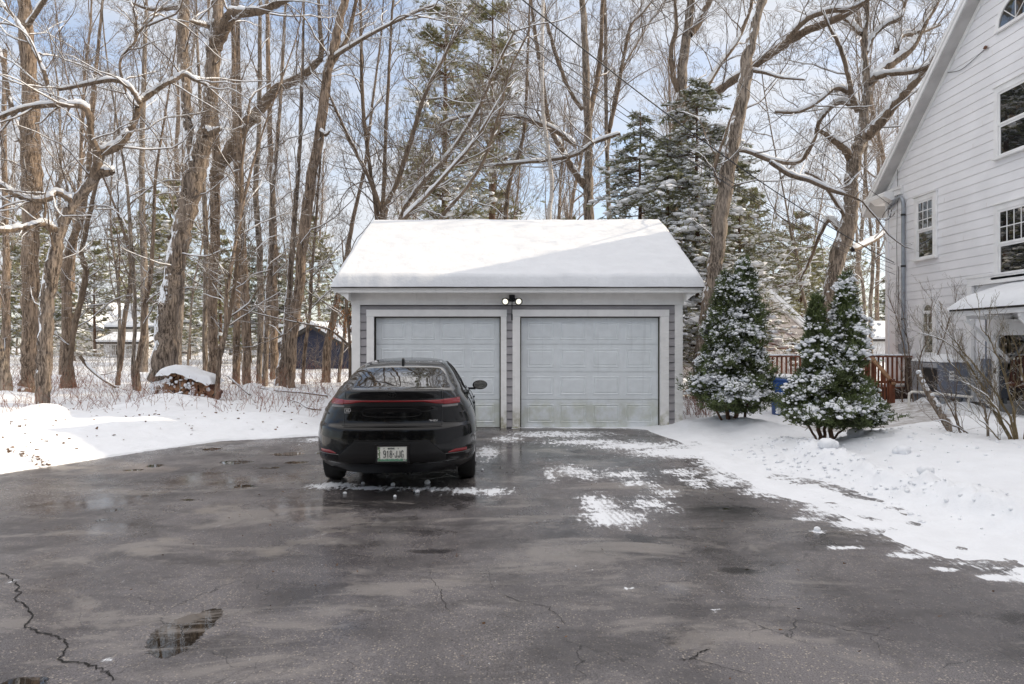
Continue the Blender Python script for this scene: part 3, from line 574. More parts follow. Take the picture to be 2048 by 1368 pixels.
# conduit, wires on wall
MT['galv'] = simple('galvanised', (.33, .36, .40), .45, .5); MT['cable'] = simple('black_cable', (.02, .02, .02), .6)
cx_ = 9.93
cp = [(cx_-.02, 17.95, 5.16), (cx_, 17.72, 5.30), (cx_, 17.52, 5.36), (cx_, 17.40, 5.32), (cx_, 17.33, 5.15), (cx_, 17.33, 4.8), (cx_, 17.33, 3.0), (cx_, 17.33, 1.6)]
hp(MB().tube(resample(cp, 60), .045, 12), 'conduit', MT['galv'], None, True)
hp(MB().tube([(cx_, 17.33, 3.55), (cx_, 17.33, 3.60)], .056, 12).tube([(cx_, 17.33, 4.85), (cx_, 17.33, 4.90)], .056, 12).tube([(cx_, 17.33, 2.2), (cx_, 17.33, 2.25)], .056, 12), 'pipe_strap', MT['black'])
hp(MB().tube([(9.95, 17.62, 9.2-HS*0-3.1), (9.95, 17.62, 5.4), (9.95, 17.66, 4.2), (9.95, 17.64, 3.6), (9.95, 17.7, 2.6), (9.95, 17.68, 1.4)], .006, 5).tube([(9.95, 17.58, 3.6), (9.95, 17.60, 1.4)], .008, 5), 'wall_cable', MT['cable'])
lp = [(9.9, 17.95, 5.18), (9.78, 18.0, 4.98), (9.82, 17.98, 4.86), (9.9, 17.9, 4.9), (9.9, 17.8, 5.1)]
hp(MB().tube(resample(lp, 20), .010, 6).tube(resample([(9.9, 17.9, 5.2), (9.8, 17.8, 5.0), (9.86, 17.75, 4.9), (9.93, 17.7, 5.0)], 16), .009, 6), 'drip_loop', MT['cable'])
hp(MB().tube(resample([(9.975, 15.63, 7.82), (9.97, 15.2, 7.70), (9.97, 14.8, 7.74), (9.97, 14.35, 7.84)], 14), .007, 5), 'wall_cable', MT['cable'])
MT['rust'] = simple('rusty_metal', (.16, .08, .05), .8)
lump = MB(); lumps(lump, np.array([(9.95, 14.35, 7.84)]), np.array([(.03, .05, .04)])); hp(lump, 'bracket', MT['rust'])
hp(MB().box(9.86, 9.96, 17.25, 17.42, 1.25, 1.6), 'meter_box', MT['galv'])
# unseen wing added right of the picture to shade the driveway
wg = thing('added_shade_wing', 'unseen wing added beyond the right edge to shade the driveway', 'house', (15, 2, 0))
MB().prism([(-4.8, 0), (-4.8, 9.0), (0, 12.6), (4.8, 9.0), (4.8, 0)], 'y', -12, 9.0).build('wall', MT['hwhite'], wg)
MB().prism([(-5.2, 8.72), (0, 12.63), (5.2, 8.72), (5.2, 8.9), (0, 12.85), (-5.2, 8.9)], 'y', -12.3, 9.3).build('roof', MT['shingle'], wg)
# ---------------------------------------------------------------- service wires
MT['wire'] = simple('overhead_wire', (.03, .03, .035), .6)
def wire(a, b_, sag, r, lab):
    a = np.array(a); b_ = np.array(b_); tt_ = np.linspace(0, 1, 40)[:, None]; P = a*(1-tt_)+b_*tt_; P[:, 2] -= 4*sag*(tt_*(1-tt_))[:, 0]
    o = MB().tube(P, r, 6).build('overhead_wire', MT['wire'], None, True); props(o, lab, 'wire', 'service wires running to the house'); return o
anchor = (9.93, 17.75, 3.72)
wire(anchor, W3(1085, 0, 9.5)+np.array((-3.0, -1.6, 1.5)), .45, .011, 'thick black wire, the upper of the lines sloping down to the house corner')
wire((9.9, 17.8, 5.2), W3(1250, 0, 11)+np.array((-2, -1, 1.6)), .25, .006, 'thin wire highest above the others, crossing the leaning trunk')
wire((9.93, 17.7, 3.66), W3(1085, 30, 9.6)+np.array((-3.0, -1.6, 1.3)), .65, .006, 'thin wire hanging just below the thick black one')
wire((9.93, 17.7, 3.4), W3(950, 0, 9)+np.array((-2, -1, 1.1)), .5, .006, 'lowest long wire passing just above the garage roof ridge')
wire((9.93, 17.8, 3.55), W3(870, 0, 9.5)+np.array((-2, -1, 1.0)), .35, .005, 'thin wire reaching farthest left above the garage')
# ---------------------------------------------------------------- deck and steps
MT['deckwood'] = simple('stained_deck_wood', (.20, .065, .03), .6, var=.3, sc_=5, bump=.3)
MT['deckold'] = simple('weathered_rail_wood', (.30, .17, .09), .65, var=.2, sc_=6)
MT['darkwood'] = simple('dark_skirt', (.045, .025, .018), .8, var=.3)
dk = thing('wooden_deck', 'red-brown wooden deck with baluster railing beside the white house', 'deck', (8.3, 17.5, 0))
def dp(mb, name, m, sm=False):
    for i in range(len(mb.v)): mb.v[i] = mb.v[i]-np.array((8.3, 17.5, 0))
    return mb.build(name, m, dk, sm)
dp(MB().box(6.2, 9.97, 17.05, 21, .45, .52), 'floor', MT['deckwood'])
dp(MB().box(6.2, 9.97, 17.03, 17.049, .05, .5), 'skirt', MT['darkwood'])
dp(MB().box(6.2, 8.0, 16.96, 17.1, 1.27, 1.31).box(8.9, 9.95, 16.96, 17.1, 1.27, 1.31).box(6.2, 8.0, 17.0, 17.06, .62, .68).box(8.9, 9.95, 17.0, 17.06, .62, .68), 'rail', MT['deckwood'])
bal = MB(); x = 6.25
while x < 9.93:
    if x < 7.95 or x > 9.0: bal.box(x, x+.035, 17.012, 17.047, .681, 1.269)
    x += .115
dp(bal, 'balusters', MT['deckwood'])
for x in (6.2, 7.95, 8.9): dp(MB().box(x-.045, x+.045, 17.06, 17.15, .0, 1.36), 'post', MT['deckwood'])
dp(MB().box(8.9, 8.99, 16.02, 16.11, .0, .78), 'post', MT['deckwood']); dp(MB().box(9.75, 9.9, 16.9, 16.95, .3, 1.26), 'post', MT['darkwood'])
dp(MB().bar((8.945, 17.04, 1.30), (8.945, 15.98, .66), .09, .045), 'stair_rail', MT['deckold'])
bb = MB()
for k in range(6):
    y_ = 16.95-k*.14; bb.box(8.93, 8.965, y_-.02, y_+.015, .50-k*.085, 1.23-k*.085)
dp(bb, 'balusters', MT['deckwood'])
for k in range(3): dp(MB().box(8.0, 8.89, 16.70-k*.32, 17.02-k*.32, .40-k*.15, .44-k*.15).box(8.0, 8.89, 16.99-k*.32, 17.0-k*.32, .2-k*.1, .40-k*.15), 'step', MT['darkwood'])
sn_ = MB()
for (a, c, y0, y1, zz) in ((6.2, 8.0, 16.94, 17.12, 1.312), (8.9, 9.95, 16.94, 17.12, 1.312), (9.0, 9.9, 16.98, 17.5, .54), (8.0, 8.88, 16.72, 17.0, .45), (8.0, 8.88, 16.4, 16.7, .30)):
    n = int((c-a)/.05); px = np.linspace(a+.03, c-.03, n); lumps(sn_, np.column_stack((px, np.full(n, (y0+y1)/2), np.full(n, zz+.01))), np.column_stack((np.full(n, .05), np.full(n, (y1-y0)/2), np.full(n, .035))), ICO1, .12)
dp(sn_, 'snow', MT['snow'], True)
# ---------------------------------------------------------------- grey cabinet, pipe stand, hose
MT['cab'] = simple('grey_enamel', (.17, .19, .24), .45, var=.1); MT['cab2'] = simple('grey_enamel_light', (.36, .37, .40), .45, var=.1)
cb_ = thing('utility_cabinet', 'grey metal utility cabinet with a dark opening and snow on top, against the white house', 'cabinet', (9.5, 15.2, .45))
MB().box(-.28, .26, -.57, .54, 0, .76).build('cabinet_body', MT['cab'], cb_)
MB().box(-.295, -.281, -.40, .10, .12, .62).build('opening', MT['black'], cb_); MB().box(-.31, -.282, .12, .53, .02, .75).box(-.31, -.282, -.42, .12, .64, .74).box(-.31, -.282, -.42, .12, .02, .10).build('side_panel', MT['cab2'], cb_)
MB().box(-.13, -.03, -.578, -.571, .38, .58).build('sticker', MT['white'], cb_)
MB().box(-.12, -.04, -.582, -.579, .50, .53).box(-.12, -.04, -.582, -.579, .42, .44).build('sticker_print', MT['black'], cb_)
MB().box(-.27, -.2, -.55, -.48, -.4, -.001).box(.18, .25, -.55, -.48, -.4, -.001).box(-.27, -.2, .45, .52, -.4, -.001).box(.18, .25, .45, .52, -.4, -.001).build('cabinet_legs', MT['galv'], cb_)
X, Y = np.meshgrid(np.linspace(-.31, .29, 20), np.linspace(-.6, .57, 30)); e = np.minimum.reduce([(X+.31), (.29-X), (Y+.6), (.57-Y)])
Z = .765+.17*np.clip(e/.28, 0, 1)**.6*(1+fbm(X, Y, 4, 3)*.3); i = np.arange(600).reshape(30, 20); b = MB()
b.add(np.stack((X, Y, Z), -1).reshape(-1, 3), np.stack((i[:-1, :-1], i[:-1, 1:], i[1:, 1:], i[1:, :-1]), -1).reshape(-1, 4)); b.build('snow_cap', MT['snow'], cb_, True)
ps = thing('pipe_rail', 'low white pipe rail standing in front of the grey cabinet', 'pipe rail', (8.9, 14.5, .0))
MT['pvc'] = simple('white_pipe', (.7, .68, .63), .4)
MB().tube(resample([(-.35, .2, .05), (-.35, .2, .48), (-.32, .18, .56), (-.2, .1, .58), (.55, -.5, .52)], 40), .025, 10).build('rail', MT['pvc'], ps, True)
for q in ((0, -.05), (.5, -.45)): MB().tube([(q[0], q[1], 0), (q[0], q[1], .53)], .022, 8).build('post', MT['pvc'], ps, True)
MB().tube([(-.33, .18, .25), (.5, -.45, .22)], .02, 8).build('lower_rail', MT['pvc'], ps, True)
hs = MB()
for k in range(6):
    a0 = 11-k; r = .17+.02*k; q = [(9.86-.02*k, 14.42+r*1.2*math.cos(a), 1.18-.03*k+r*math.sin(a)) for a in np.linspace(math.pi*.98, math.pi*2.02, 18)]
    hs.tube(q, .013, 6)
ho = hs.build('garden_hose', MT['galv'], None, True); props(ho, 'coiled grey hose hanging on the white wall right of the cabinet', 'hose')
gm = MB().box(9.84, 9.96, 14.2, 14.33, .4, 1.3).tube([(9.9, 14.26, .1), (9.9, 14.26, .42)], .02, 8).tube([(9.9, 14.26, 1.29), (9.9, 14.26, 2.6)], .015, 8).build('meter_box', MT['cab']); props(gm, 'narrow grey electrical box on the white wall right of the hose', 'electrical box')
hp(MB().box(9.955, 9.999, 13.85+.3, 15.2, -.1, .3), 'foundation_panel', MT['conc'])
# ---------------------------------------------------------------- bins behind the evergreens
MT['bin'] = simple('blue_plastic', (.02, .075, .26), .4); MT['binred'] = simple('red_plastic', (.35, .05, .03), .45); MT['binblk'] = simple('black_plastic', (.02, .02, .022), .5)
for (x, y, lab, m1, m2) in ((5.70, 14.3, 'dark blue plastic barrel behind the two evergreens', 'bin', 'bin'), (4.75, 14.9, 'blue plastic barrel with red lid hidden behind the evergreen beside the garage', 'bin', 'binred'), (6.5, 14.2, 'black rubbish bin behind the right evergreen', 'binblk', 'binblk')):
    tb = thing('trash_bin', lab, 'bin', (x, y, hz(x, y)-.02), group='bins behind the evergreens')
    MB().tube([(0, 0, 0), (0, 0, .02), (0, 0, .35), (0, 0, .72), (0, 0, .74)], [.22, .24, .26, .29, .28], 20).build('barrel', MT[m1], tb, True)
    MB().tube([(0, 0, .741), (0, 0, .76), (0, 0, .79), (0, 0, .80)], [.30, .31, .30, .15], 20).build('lid', MT[m2], tb, True)
    for s in (-1, 1): MB().tube([(s*.27, -.06, .55), (s*.33, -.05, .56), (s*.33, .05, .56), (s*.27, .06, .55)], .012, 6).build('handle', MT[m1], tb, True)
    lb = MB(); lumps(lb, np.array([(0, 0, .82)]), np.array([(.27, .27, .06)]), ICO3, .05); lb.build('snow_cap', MT['snow'], tb, True)
# ---------------------------------------------------------------- neighbouring houses
def hbox(name, lab, loc, w_, d_, hw, hr, wall, roofm, ridge='x', rz=0, wins=(), snow=True, ov=.35, extra=None):
    t_ = thing(name, lab, 'house', loc, rz)
    if ridge == 'y':
        MB().prism([(-w_/2, -.5), (-w_/2, hw), (0, hr), (w_/2, hw), (w_/2, -.5)], 'y', 0, d_).build('wall', wall, t_)
        s = (hr-hw)/(w_/2); o_ = w_/2+ov
        MB().prism([(-o_, hw-s*ov+.03), (0, hr+.03), (o_, hw-s*ov+.03), (o_, hw-s*ov+.2), (0, hr+.22), (-o_, hw-s*ov+.2)], 'y', -ov, d_+ov).build('roof', roofm, t_)
        if snow: MB().prism([(-o_-.03, hw-s*ov+.205), (0, hr+.225), (o_+.03, hw-s*ov+.205), (o_+.03, hw-s*ov+.36), (0, hr+.42), (-o_-.03, hw-s*ov+.36)], 'y', -ov-.03, d_+ov).build('roof_snow', MT['snow'], t_)
    else:
        MB().prism([(0, -.5), (0, hw), (d_/2, hr), (d_, hw), (d_, -.5)], 'x', -w_/2, w_/2).build('wall', wall, t_)
        s = (hr-hw)/(d_/2)
        MB().prism([(-ov, hw-s*ov+.03), (d_/2, hr+.03), (d_+ov, hw-s*ov+.03), (d_+ov, hw-s*ov+.2), (d_/2, hr+.22), (-ov, hw-s*ov+.2)], 'x', -w_/2-ov, w_/2+ov).build('roof', roofm, t_)
        if snow: MB().prism([(-ov-.03, hw-s*ov+.205), (d_/2, hr+.225), (d_+ov, hw-s*ov+.205), (d_+ov, hw-s*ov+.36), (d_/2, hr+.42), (-ov-.03, hw-s*ov+.36)], 'x', -w_/2-ov-.03, w_/2+ov+.03).build('roof_snow', MT['snow'], t_)
    for (x, z_, ww, hh) in wins:
        fr = MB().box(x-ww/2-.1, x+ww/2+.1, -.05, -.002, z_-.1, z_).box(x-ww/2-.1, x+ww/2+.1, -.05, -.002, z_+hh, z_+hh+.1).box(x-ww/2-.1, x-ww/2, -.05, -.002, z_, z_+hh).box(x+ww/2, x+ww/2+.1, -.05, -.002, z_, z_+hh).box(x-.02, x+.02, -.04, -.02, z_, z_+hh).box(x-ww/2, x+ww/2, -.041, -.019, z_+hh/2-.02, z_+hh/2+.02).build('window', MT['white'], t_)
        MB().box(x-ww/2, x+ww/2, -.018, -.003, z_, z_+hh).build('pane', MT['glass'], fr)
    return t_
MT['cream'] = simple('cream_siding', (.74, .69, .62), .7); MT['navy'] = simple('navy_siding', (.018, .024, .055), .6); MT['beige'] = simple('beige_siding', (.62, .56, .53), .7)
hbox('neighbour_house', 'pale two-storey house with snowy roof far through the woods', (-32.0, 58, -.9), 4.2, 7, 3.8, 5.6, MT['cream'], MT['shingle'], 'x', 0, [(-1.0, 2.5, .6, .8)])
hbox('porch_wing', 'low white wing with two dark windows in front of the pale far house', (-30.3, 53.5, -.9), 3.4, 4, 2.45, 2.95, MT['white'], MT['shingle'], 'x', 0, [(-.75, 1.55, .6, .75), (.35, 1.65, .5, .6)])
hbox('neighbour_house', 'tan gabled house far behind the left trunks', (-40.0, 62, -.6), 3.6, 8, 3.6, 5.8, MT['cream'], MT['shingle'], 'y', 0, [(0, 1.2, 1, 1.2)])
nv = hbox('navy_shed', 'navy blue building with a snow-covered lean roof left of the garage', (-9.94, 34, .3), 4.4, 5, .75, 2.0, MT['navy'], MT['shingle'], 'y', 0, [])
hbox('navy_house', 'taller navy blue house behind the snowy lean roof', (-7.9, 38.5, .3), 3.6, 6, 1.5, 2.5, MT['navy'], MT['shingle'], 'y', 0, [(.4, .5, .7, .9)])
bh = hbox('neighbour_house', 'beige gabled house behind the wooden deck', (10.4, 29.6, .2), 6.8, 8, .9, 4.0, MT['beige'], MT['white'], 'y', 0, [(2.0, .4, .8, 1.0)], ov=.25)
hbox('far_shed', 'small white shed far beyond the deck on the right', (25.4, 48, .2), 6, 5, 1.6, 2.6, MT['white'], MT['shingle'], 'x', 0, [])
# ---------------------------------------------------------------- bare trees
MINR = .0040
def nrm(a): return a/(np.linalg.norm(a, axis=-1, keepdims=True)+1e-9)
def grow(st, dr, Ln, r0, r1, K, wob, trop, jag=0.0):
    n = len(Ln); P = np.zeros((n, K, 3)); P[:, 0] = st; d = nrm(dr); step = (Ln/(K-1))[:, None]
    for k in range(1, K):
        P[:, k] = P[:, k-1]+d*step
        d = nrm(d+rng.normal(0, wob, (n, 3))+np.array((0, 0, trop)))
    t = np.linspace(0, 1, K)[None]; rad = r0[:, None]*(1-t)+r1[:, None]*t
    return P, rad
def spawn(P, rad, per, tmin, tmax, ang, lfrac, lens, rfrac, up=.15):
    """children of branches: returns starts, dirs, lengths, radii"""
    n, K = rad.shape; m = n*per; par = np.repeat(np.arange(n), per)
    t = (tmin+(tmax-tmin)*((np.tile(np.arange(per), n)+rng.random(m))/per))*(K-1)
    i = np.minimum(t.astype(int), K-2); f = (t-i)[:, None]
    s = P[par, i]*(1-f)+P[par, i+1]*f; d = nrm(P[par, i+1]-P[par, i]); r = rad[par, i]
    q = nrm(np.cross(d, rng.normal(0, 1, (m, 3)))); a = rng.normal(ang, .2, m)[:, None]
    dd = nrm(d*np.cos(a)+q*np.sin(a)+np.array((0, 0, up)))
    ln = lens[par]*lfrac*rng.uniform(.55, 1.2, m)*(1.15-.6*t/(K-1))
    return s, dd, ln, r*rfrac*rng.uniform(.7, 1.1, m)
def snowon(mb, P, rad, amt=1.0, sides=6, minr=.006, cap=.075, lowh=.38):
    T = nrm(np.gradient(P, axis=1)); hzn = np.sqrt(T[..., 0]**2+T[..., 1]**2)
    n, K = rad.shape; g = np.cumsum(rng.normal(0, .25, (n, K)), axis=1); gap = sst(-1.0, .2, .9+g*.6)
    k = sst(lowh, lowh+.34, hzn)*gap*rng.uniform(.85, 1.1, (n, K))*amt
    rs = np.minimum(rad*.86+.005, cap)*k; rs[:, 0] *= .4; rs[:, -1] *= .3
    C = P.copy(); C[..., 2] += rad*.62*k+rs*.32; rs = np.maximum(rs, rad*.05)
    keep = rad.max(1) > minr
    if keep.any(): v, f = tubes(C[keep], rs[keep], sides); mb.add(v, f)
def crown(mb, sb, P, rad, lens, levels, snow=1.0):
    """levels: list of (per, tmin, tmax, angle, lfrac, rfrac, up, K, wobble, trop, sides)"""
    for (per, a, b, ang, lf, rf, up, K, wob, tr, sd) in levels:
        s, d, ln, r = spawn(P, rad, per, a, b, ang, lf, lens, rf, up)
        r = np.maximum(r, MINR); P, rad = grow(s, d, ln, r, np.maximum(r*.35, MINR*.7), K, wob, tr); lens = ln
        v, f = tubes(P, rad, sd); mb.add(v, f)
        if r.mean() > .0062: snowon(sb, P, rad, snow, 4, .006)
def traced(name, label, Y, limbs, mats=('bark', 'twig'), twig=1.0, snow=1.0, cat='tree', group=None, levels=None, dY=None, sink=.6, trunkn=1):
    """a tree from measured limbs: limb = [(x, y, width px), ...] or (list, dYstart, dYend)"""
    T_, C_, S_ = MB(), MB(), MB(); base = None
    for j, lb in enumerate(limbs):
        d0, d1 = 0, 0
        if isinstance(lb, tuple): lb, d0, d1 = lb
        if j == 0 and 150 <= lb[-1][1] < 430 and 3 < lb[-1][2] < 14:
            (xa, ya, _), (xb2, yb2, wb) = lb[-2], lb[-1]; f_ = (yb2+70)/max(ya-yb2, 20); lb = list(lb)+[(xb2+(xb2-xa)*f_*.5, yb2-(yb2+70)*.5, wb*.7), (xb2+(xb2-xa)*f_*.7, -70, wb*.35)]
        if lb[-1][2] >= 5 and -30 < lb[-1][1] < 150 and lb[-2][1] > lb[-1][1]+15 and 20 < lb[-1][0] < 1850:
            (xa, ya, _), (xb2, yb2, wb) = lb[-2], lb[-1]; q_ = math.hypot(xb2-xa, yb2-ya); lb = list(lb)+[(xb2+(xb2-xa)/q_*90, yb2+(yb2-ya)/q_*90-20, wb*.6), (xb2+(xb2-xa)/q_*150, yb2+(yb2-ya)/q_*150-60, wb*.2)]
        a = np.array([(*W3(x, y, Y), wd*Y/FP/2) for x, y, wd in lb])
        n = len(a); sh = np.linspace(d0, d1, n); tf = .80 if j < trunkn else 1.0
        for i in range(n):
            Yi = Y+sh[i]; a[i, :3] = W3(lb[i][0], lb[i][1], Yi); a[i, 3] = lb[i][2]*Yi/FP/2*tf
        k = max(10, 5*n); q = resample(a, k); q[:, 3] = np.maximum(q[:, 3], .004); 
        L_ = np.linalg.norm(np.diff(q[:, :3], axis=0), axis=1).sum()
        q[1:-1, :3] += rng.normal(0, 1, (k-2, 3))*np.minimum(q[1:-1, 3:4]*.10, .03)*np.array((1, 1, .3))
        if j == 0:
            base = q[0, :3].copy(); base[2] = hz(base[0], base[1])
            if sink: # root flare + sink
                r0 = q[0, 3]; pre = np.array([(q[0, 0], q[0, 1], base[2]-.25, r0*1.35), (q[0, 0], q[0, 1], base[2]+.02, r0*1.15)]) if q[0, 2] > base[2]+.1 else np.array([(q[0, 0], q[0, 1], base[2]-.3, r0*1.15)])
                q = np.vstack((pre, q)); 
        if j < trunkn: q[:, 3] *= 1+fbm(q[:, 2]*1.5, q[:, 0]+j, 1, 2)*.12
        if j >= trunkn and q[:, 3].max() > .05: q[1:-1, 3] *= 1+rng.normal(0, .05, len(q)-2)
        sides = 16 if q[0, 3] > .09 else 9
        P = q[None, :, :3]; rad = q[None, :, 3]
        v, f = tubes(P, rad, sides)
        if j < trunkn and rad.max() > .1:     # furrowed outline
            nz = fbm(v[:, 2]*1.5+v[:, 0]*7, v[:, 1]*7+j, 1.2, 3)[:, None]; cc = np.repeat(q[:, :3], sides, 0); v = cc+(v-cc)*(1+nz*.16)
        (T_ if j < trunkn else C_).add(v, f)
        if j >= trunkn or True: snowon(S_, P, rad, snow*(1.15 if j >= trunkn else .7), 8, 0, .075, .22)
        if twig > 0:
            per = max(2, int(L_*4.2*twig)) if j >= trunkn else max(1, int(L_*1.6*twig))
            lv = levels or [(5, .15, 1, .7, .55, .55, .1, 6, .17, .03, 3), (4, .15, 1, .7, .6, .6, .05, 5, .2, .02, 3), (3, .2, 1, .6, .6, .7, .05, 4, .2, 0, 3)]
            s, d, ln, r = spawn(P, rad, per, .25 if j < trunkn else .12, 1, .85, 1, np.array([1.0]), .3, .1)
            ln = np.clip(rng.uniform(.8, 2.4, len(r)), 0, L_*.8+.3); r = np.clip(ln*.0095, .005, .03)
            P2, rd2 = grow(s, d, ln, r, r*.35, 9, .2, .03); v, f = tubes(P2, rd2, 5); C_.add(v, f); snowon(S_, P2, rd2, snow, 5, .005)
            crown(C_, S_, P2, rd2, ln, lv, snow)
    t_ = thing(name, label, cat, tuple(base), group=group)
    for mb, nm, mm in ((T_, 'trunk', mats[0]), (C_, 'branches', mats[1]), (S_, 'snow', 'snow')):
        if mb.n:
            for i in range(len(mb.v)): mb.v[i] = mb.v[i]-base
            mb.build(nm, MT[mm], t_, nm != 'branches' or True)
    return t_
# left edge
traced('bare_tree', 'gnarled old tree with crooked snow-laden limbs, nearest at the left', 15.0, [
    [(84, 815, 30), (88, 760, 35), (91, 700, 33), (92, 640, 33), (96, 580, 34), (108, 530, 36), (113, 490, 30), (122, 455, 27), (140, 420, 27), (168, 382, 26), (188, 356, 24)],
    [(182, 362, 22), (198, 346, 20), (216, 345, 15), (228, 343, 9)],
    ([(186, 358, 20), (194, 330, 17), (195, 308, 15), (187, 282, 12), (180, 255, 10), (177, 227, 12), (164, 213, 12), (140, 211, 10), (110, 210, 10), (66, 214, 9), (29, 223, 8), (-12, 240, 7)], 0, -1.0),
    ([(195, 308, 16), (212, 302, 18), (238, 290, 16), (259, 263, 14), (272, 235, 12), (280, 207, 12), (292, 194, 11), (329, 170, 9), (350, 160, 9), (369, 149, 8), (391, 161, 6), (420, 172, 4)], 0, .8),
    ([(280, 207, 10), (272, 193, 9), (260, 176, 9), (234, 161, 8), (197, 164, 8), (157, 172, 7), (117, 180, 5)], 0, -.5),
    ([(146, 413, 18), (138, 398, 12), (113, 386, 11), (95, 399, 11), (62, 401, 11), (29, 388, 10), (0, 370, 10), (-40, 352, 9)], 0, -.8),
    ([(118, 462, 18), (99, 455, 14), (84, 448, 12), (55, 456, 12), (22, 461, 12), (0, 461, 11), (-60, 455, 10)], 0, -1.2),
    ([(88, 400, 5), (90, 430, 5), (74, 452, 5)], -.3, -.3),
    ([(110, 203, 8), (97, 175, 8), (88, 143, 8), (73, 110, 7), (55, 77, 7), (37, 48, 6), (0, 4, 6), (-20, -20, 5)], -.6, -.2),
    ([(277, 215, 5), (255, 190, 5), (240, 125, 5), (268, 85, 5), (280, 60, 4), (300, 50, 4), (352, 28, 3)], .2, .6)], ('bark3', 'twig'), 1.05)
traced('bare_tree', 'thick straight brown trunk with a hollow split at its foot, at far left', 18.2, [
    [(56, 784, 46), (58, 750, 38), (60, 700, 37), (61, 600, 37), (61, 450, 37), (65, 380, 47), (63, 340, 46), (60, 200, 38), (52, 80, 32), (46, -40, 28), (44, -160, 22)],
    ([(66, 330, 16), (40, 270, 12), (20, 200, 9), (5, 120, 7), (-20, 60, 5)], 0, 1), ([(50, 60, 10), (90, 0, 8), (130, -60, 6)], 0, -1)], ('bark2', 'twig'), .35)
traced('bare_tree', 'leaning mossy stub of a trunk cut off by the left edge', 16.6, [
    [(10, 790, 36), (4, 740, 34), (-8, 690, 30), (-22, 620, 28), (-50, 500, 24), (-80, 380, 20)]], ('bark', 'twig'), .3)
traced('bare_tree', 'massive twin-stemmed oak plastered with blown snow, beside the woodpile', 17.6, [
    [(336, 797, 78), (330, 765, 68), (331, 720, 62), (336, 650, 55), (344, 590, 50), (353, 523, 46), (366, 450, 46), (385, 380, 50), (398, 320, 46), (411, 256, 42), (422, 183, 34), (426, 110, 36), (432, 55, 34), (436, -30, 30), (440, -120, 22)],
    ([(388, 372, 34), (380, 300, 28), (373, 220, 24), (368, 150, 26), (366, 60, 26), (366, -50, 25), (365, -160, 18)], 0, .6),
    ([(428, 95, 28), (446, 62, 26), (462, 32, 24), (486, 27, 16), (523, 22, 15), (548, 11, 13), (577, -4, 12), (620, -30, 9)], 0, -1.5),
    ([(412, 262, 16), (422, 268, 14), (432, 262, 11), (442, 258, 8)], -.2, -.5),
    ([(425, 55, 14), (412, 52, 9), (398, 48, 7), (380, 42, 5)], 0, -.5), ([(357, 15, 9), (330, 18, 8), (310, 20, 7), (285, 15, 5), (240, -5, 4)], 0, -.5)], ('bark3', 'twig'), .75, trunkn=2)
traced('bare_tree', 'slim trunk behind the oak throwing one long diagonal limb up to the right', 23.0, [
    [(428, 762, 27), (427, 700, 24), (426, 600, 23), (429, 500, 23), (431, 347, 23), (434, 330, 22), (428, 200, 14), (420, 60, 10)],
    ([(431, 360, 24), (440, 330, 25), (460, 303, 25), (490, 252, 23), (523, 216, 20), (548, 183, 20), (574, 168, 18), (603, 154, 16), (632, 128, 13), (643, 108, 11), (640, 60, 8)], 0, -1.5)], ('bark2', 'twig'), .7)
traced('bare_tree', 'pale-topped leaning trunk with a dark thin companion, third from the left edge', 21.5, [
    [(137, 765, 34), (136, 735, 27), (135, 669, 24), (133, 596, 22), (131, 541, 20), (143, 487, 18), (160, 440, 16), (172, 380, 14), (182, 300, 12), (186, 200, 10), (200, 60, 7)],
    ([(134, 765, 12), (142, 710, 10), (150, 650, 11), (162, 600, 12), (172, 545, 11), (163, 510, 10), (170, 470, 9), (190, 380, 7), (210, 300, 6)], -.6, -.6)], ('bark2', 'twig'), .8)
traced('young_tree', 'thin forked sapling growing at the right end of the woodpile', 16.4, [
    [(432, 806, 14), (436, 760, 12), (441, 700, 12), (452, 655, 11), (452, 600, 10), (462, 540, 9), (474, 470, 8), (492, 380, 7), (520, 280, 5), (548, 200, 4)],
    ([(440, 712, 10), (452, 660, 9), (466, 590, 8), (474, 520, 8), (480, 440, 7), (484, 330, 6), (500, 200, 4)], .2, .4)], ('bark2', 'twig'), .7)
traced('bare_tree', 'tall reddish trunk leaning right, close left of the garage', 20.0, [
    [(578, 778, 30), (580, 740, 28), (584, 669, 27), (596, 596, 26), (606, 487, 25), (611, 450, 27), (621, 366, 25), (641, 256, 25), (655, 146, 22), (669, 91, 22), (680, 37, 20), (694, -20, 19), (710, -120, 14)],
    ([(655, 140, 12), (680, 100, 10), (700, 60, 8), (712, 0, 7)], 0, .5), ([(640, 262, 7), (652, 270, 6), (660, 262, 4)], -.1, -.2), ([(662, 118, 8), (740, 70, 6), (820, 30, 5), (870, 10, 4)], 0, -1.5)], ('bark2', 'twig'), .6)
traced('bare_tree', 'wide-footed dark trunk pressed against the tall reddish leaning one', 20.6, [
    [(558, 778, 30), (562, 745, 24), (568, 700, 19), (574, 640, 17), (580, 560, 15), (590, 420, 13), (600, 280, 10), (604, 150, 8)]], ('bark3', 'twig'), .6)
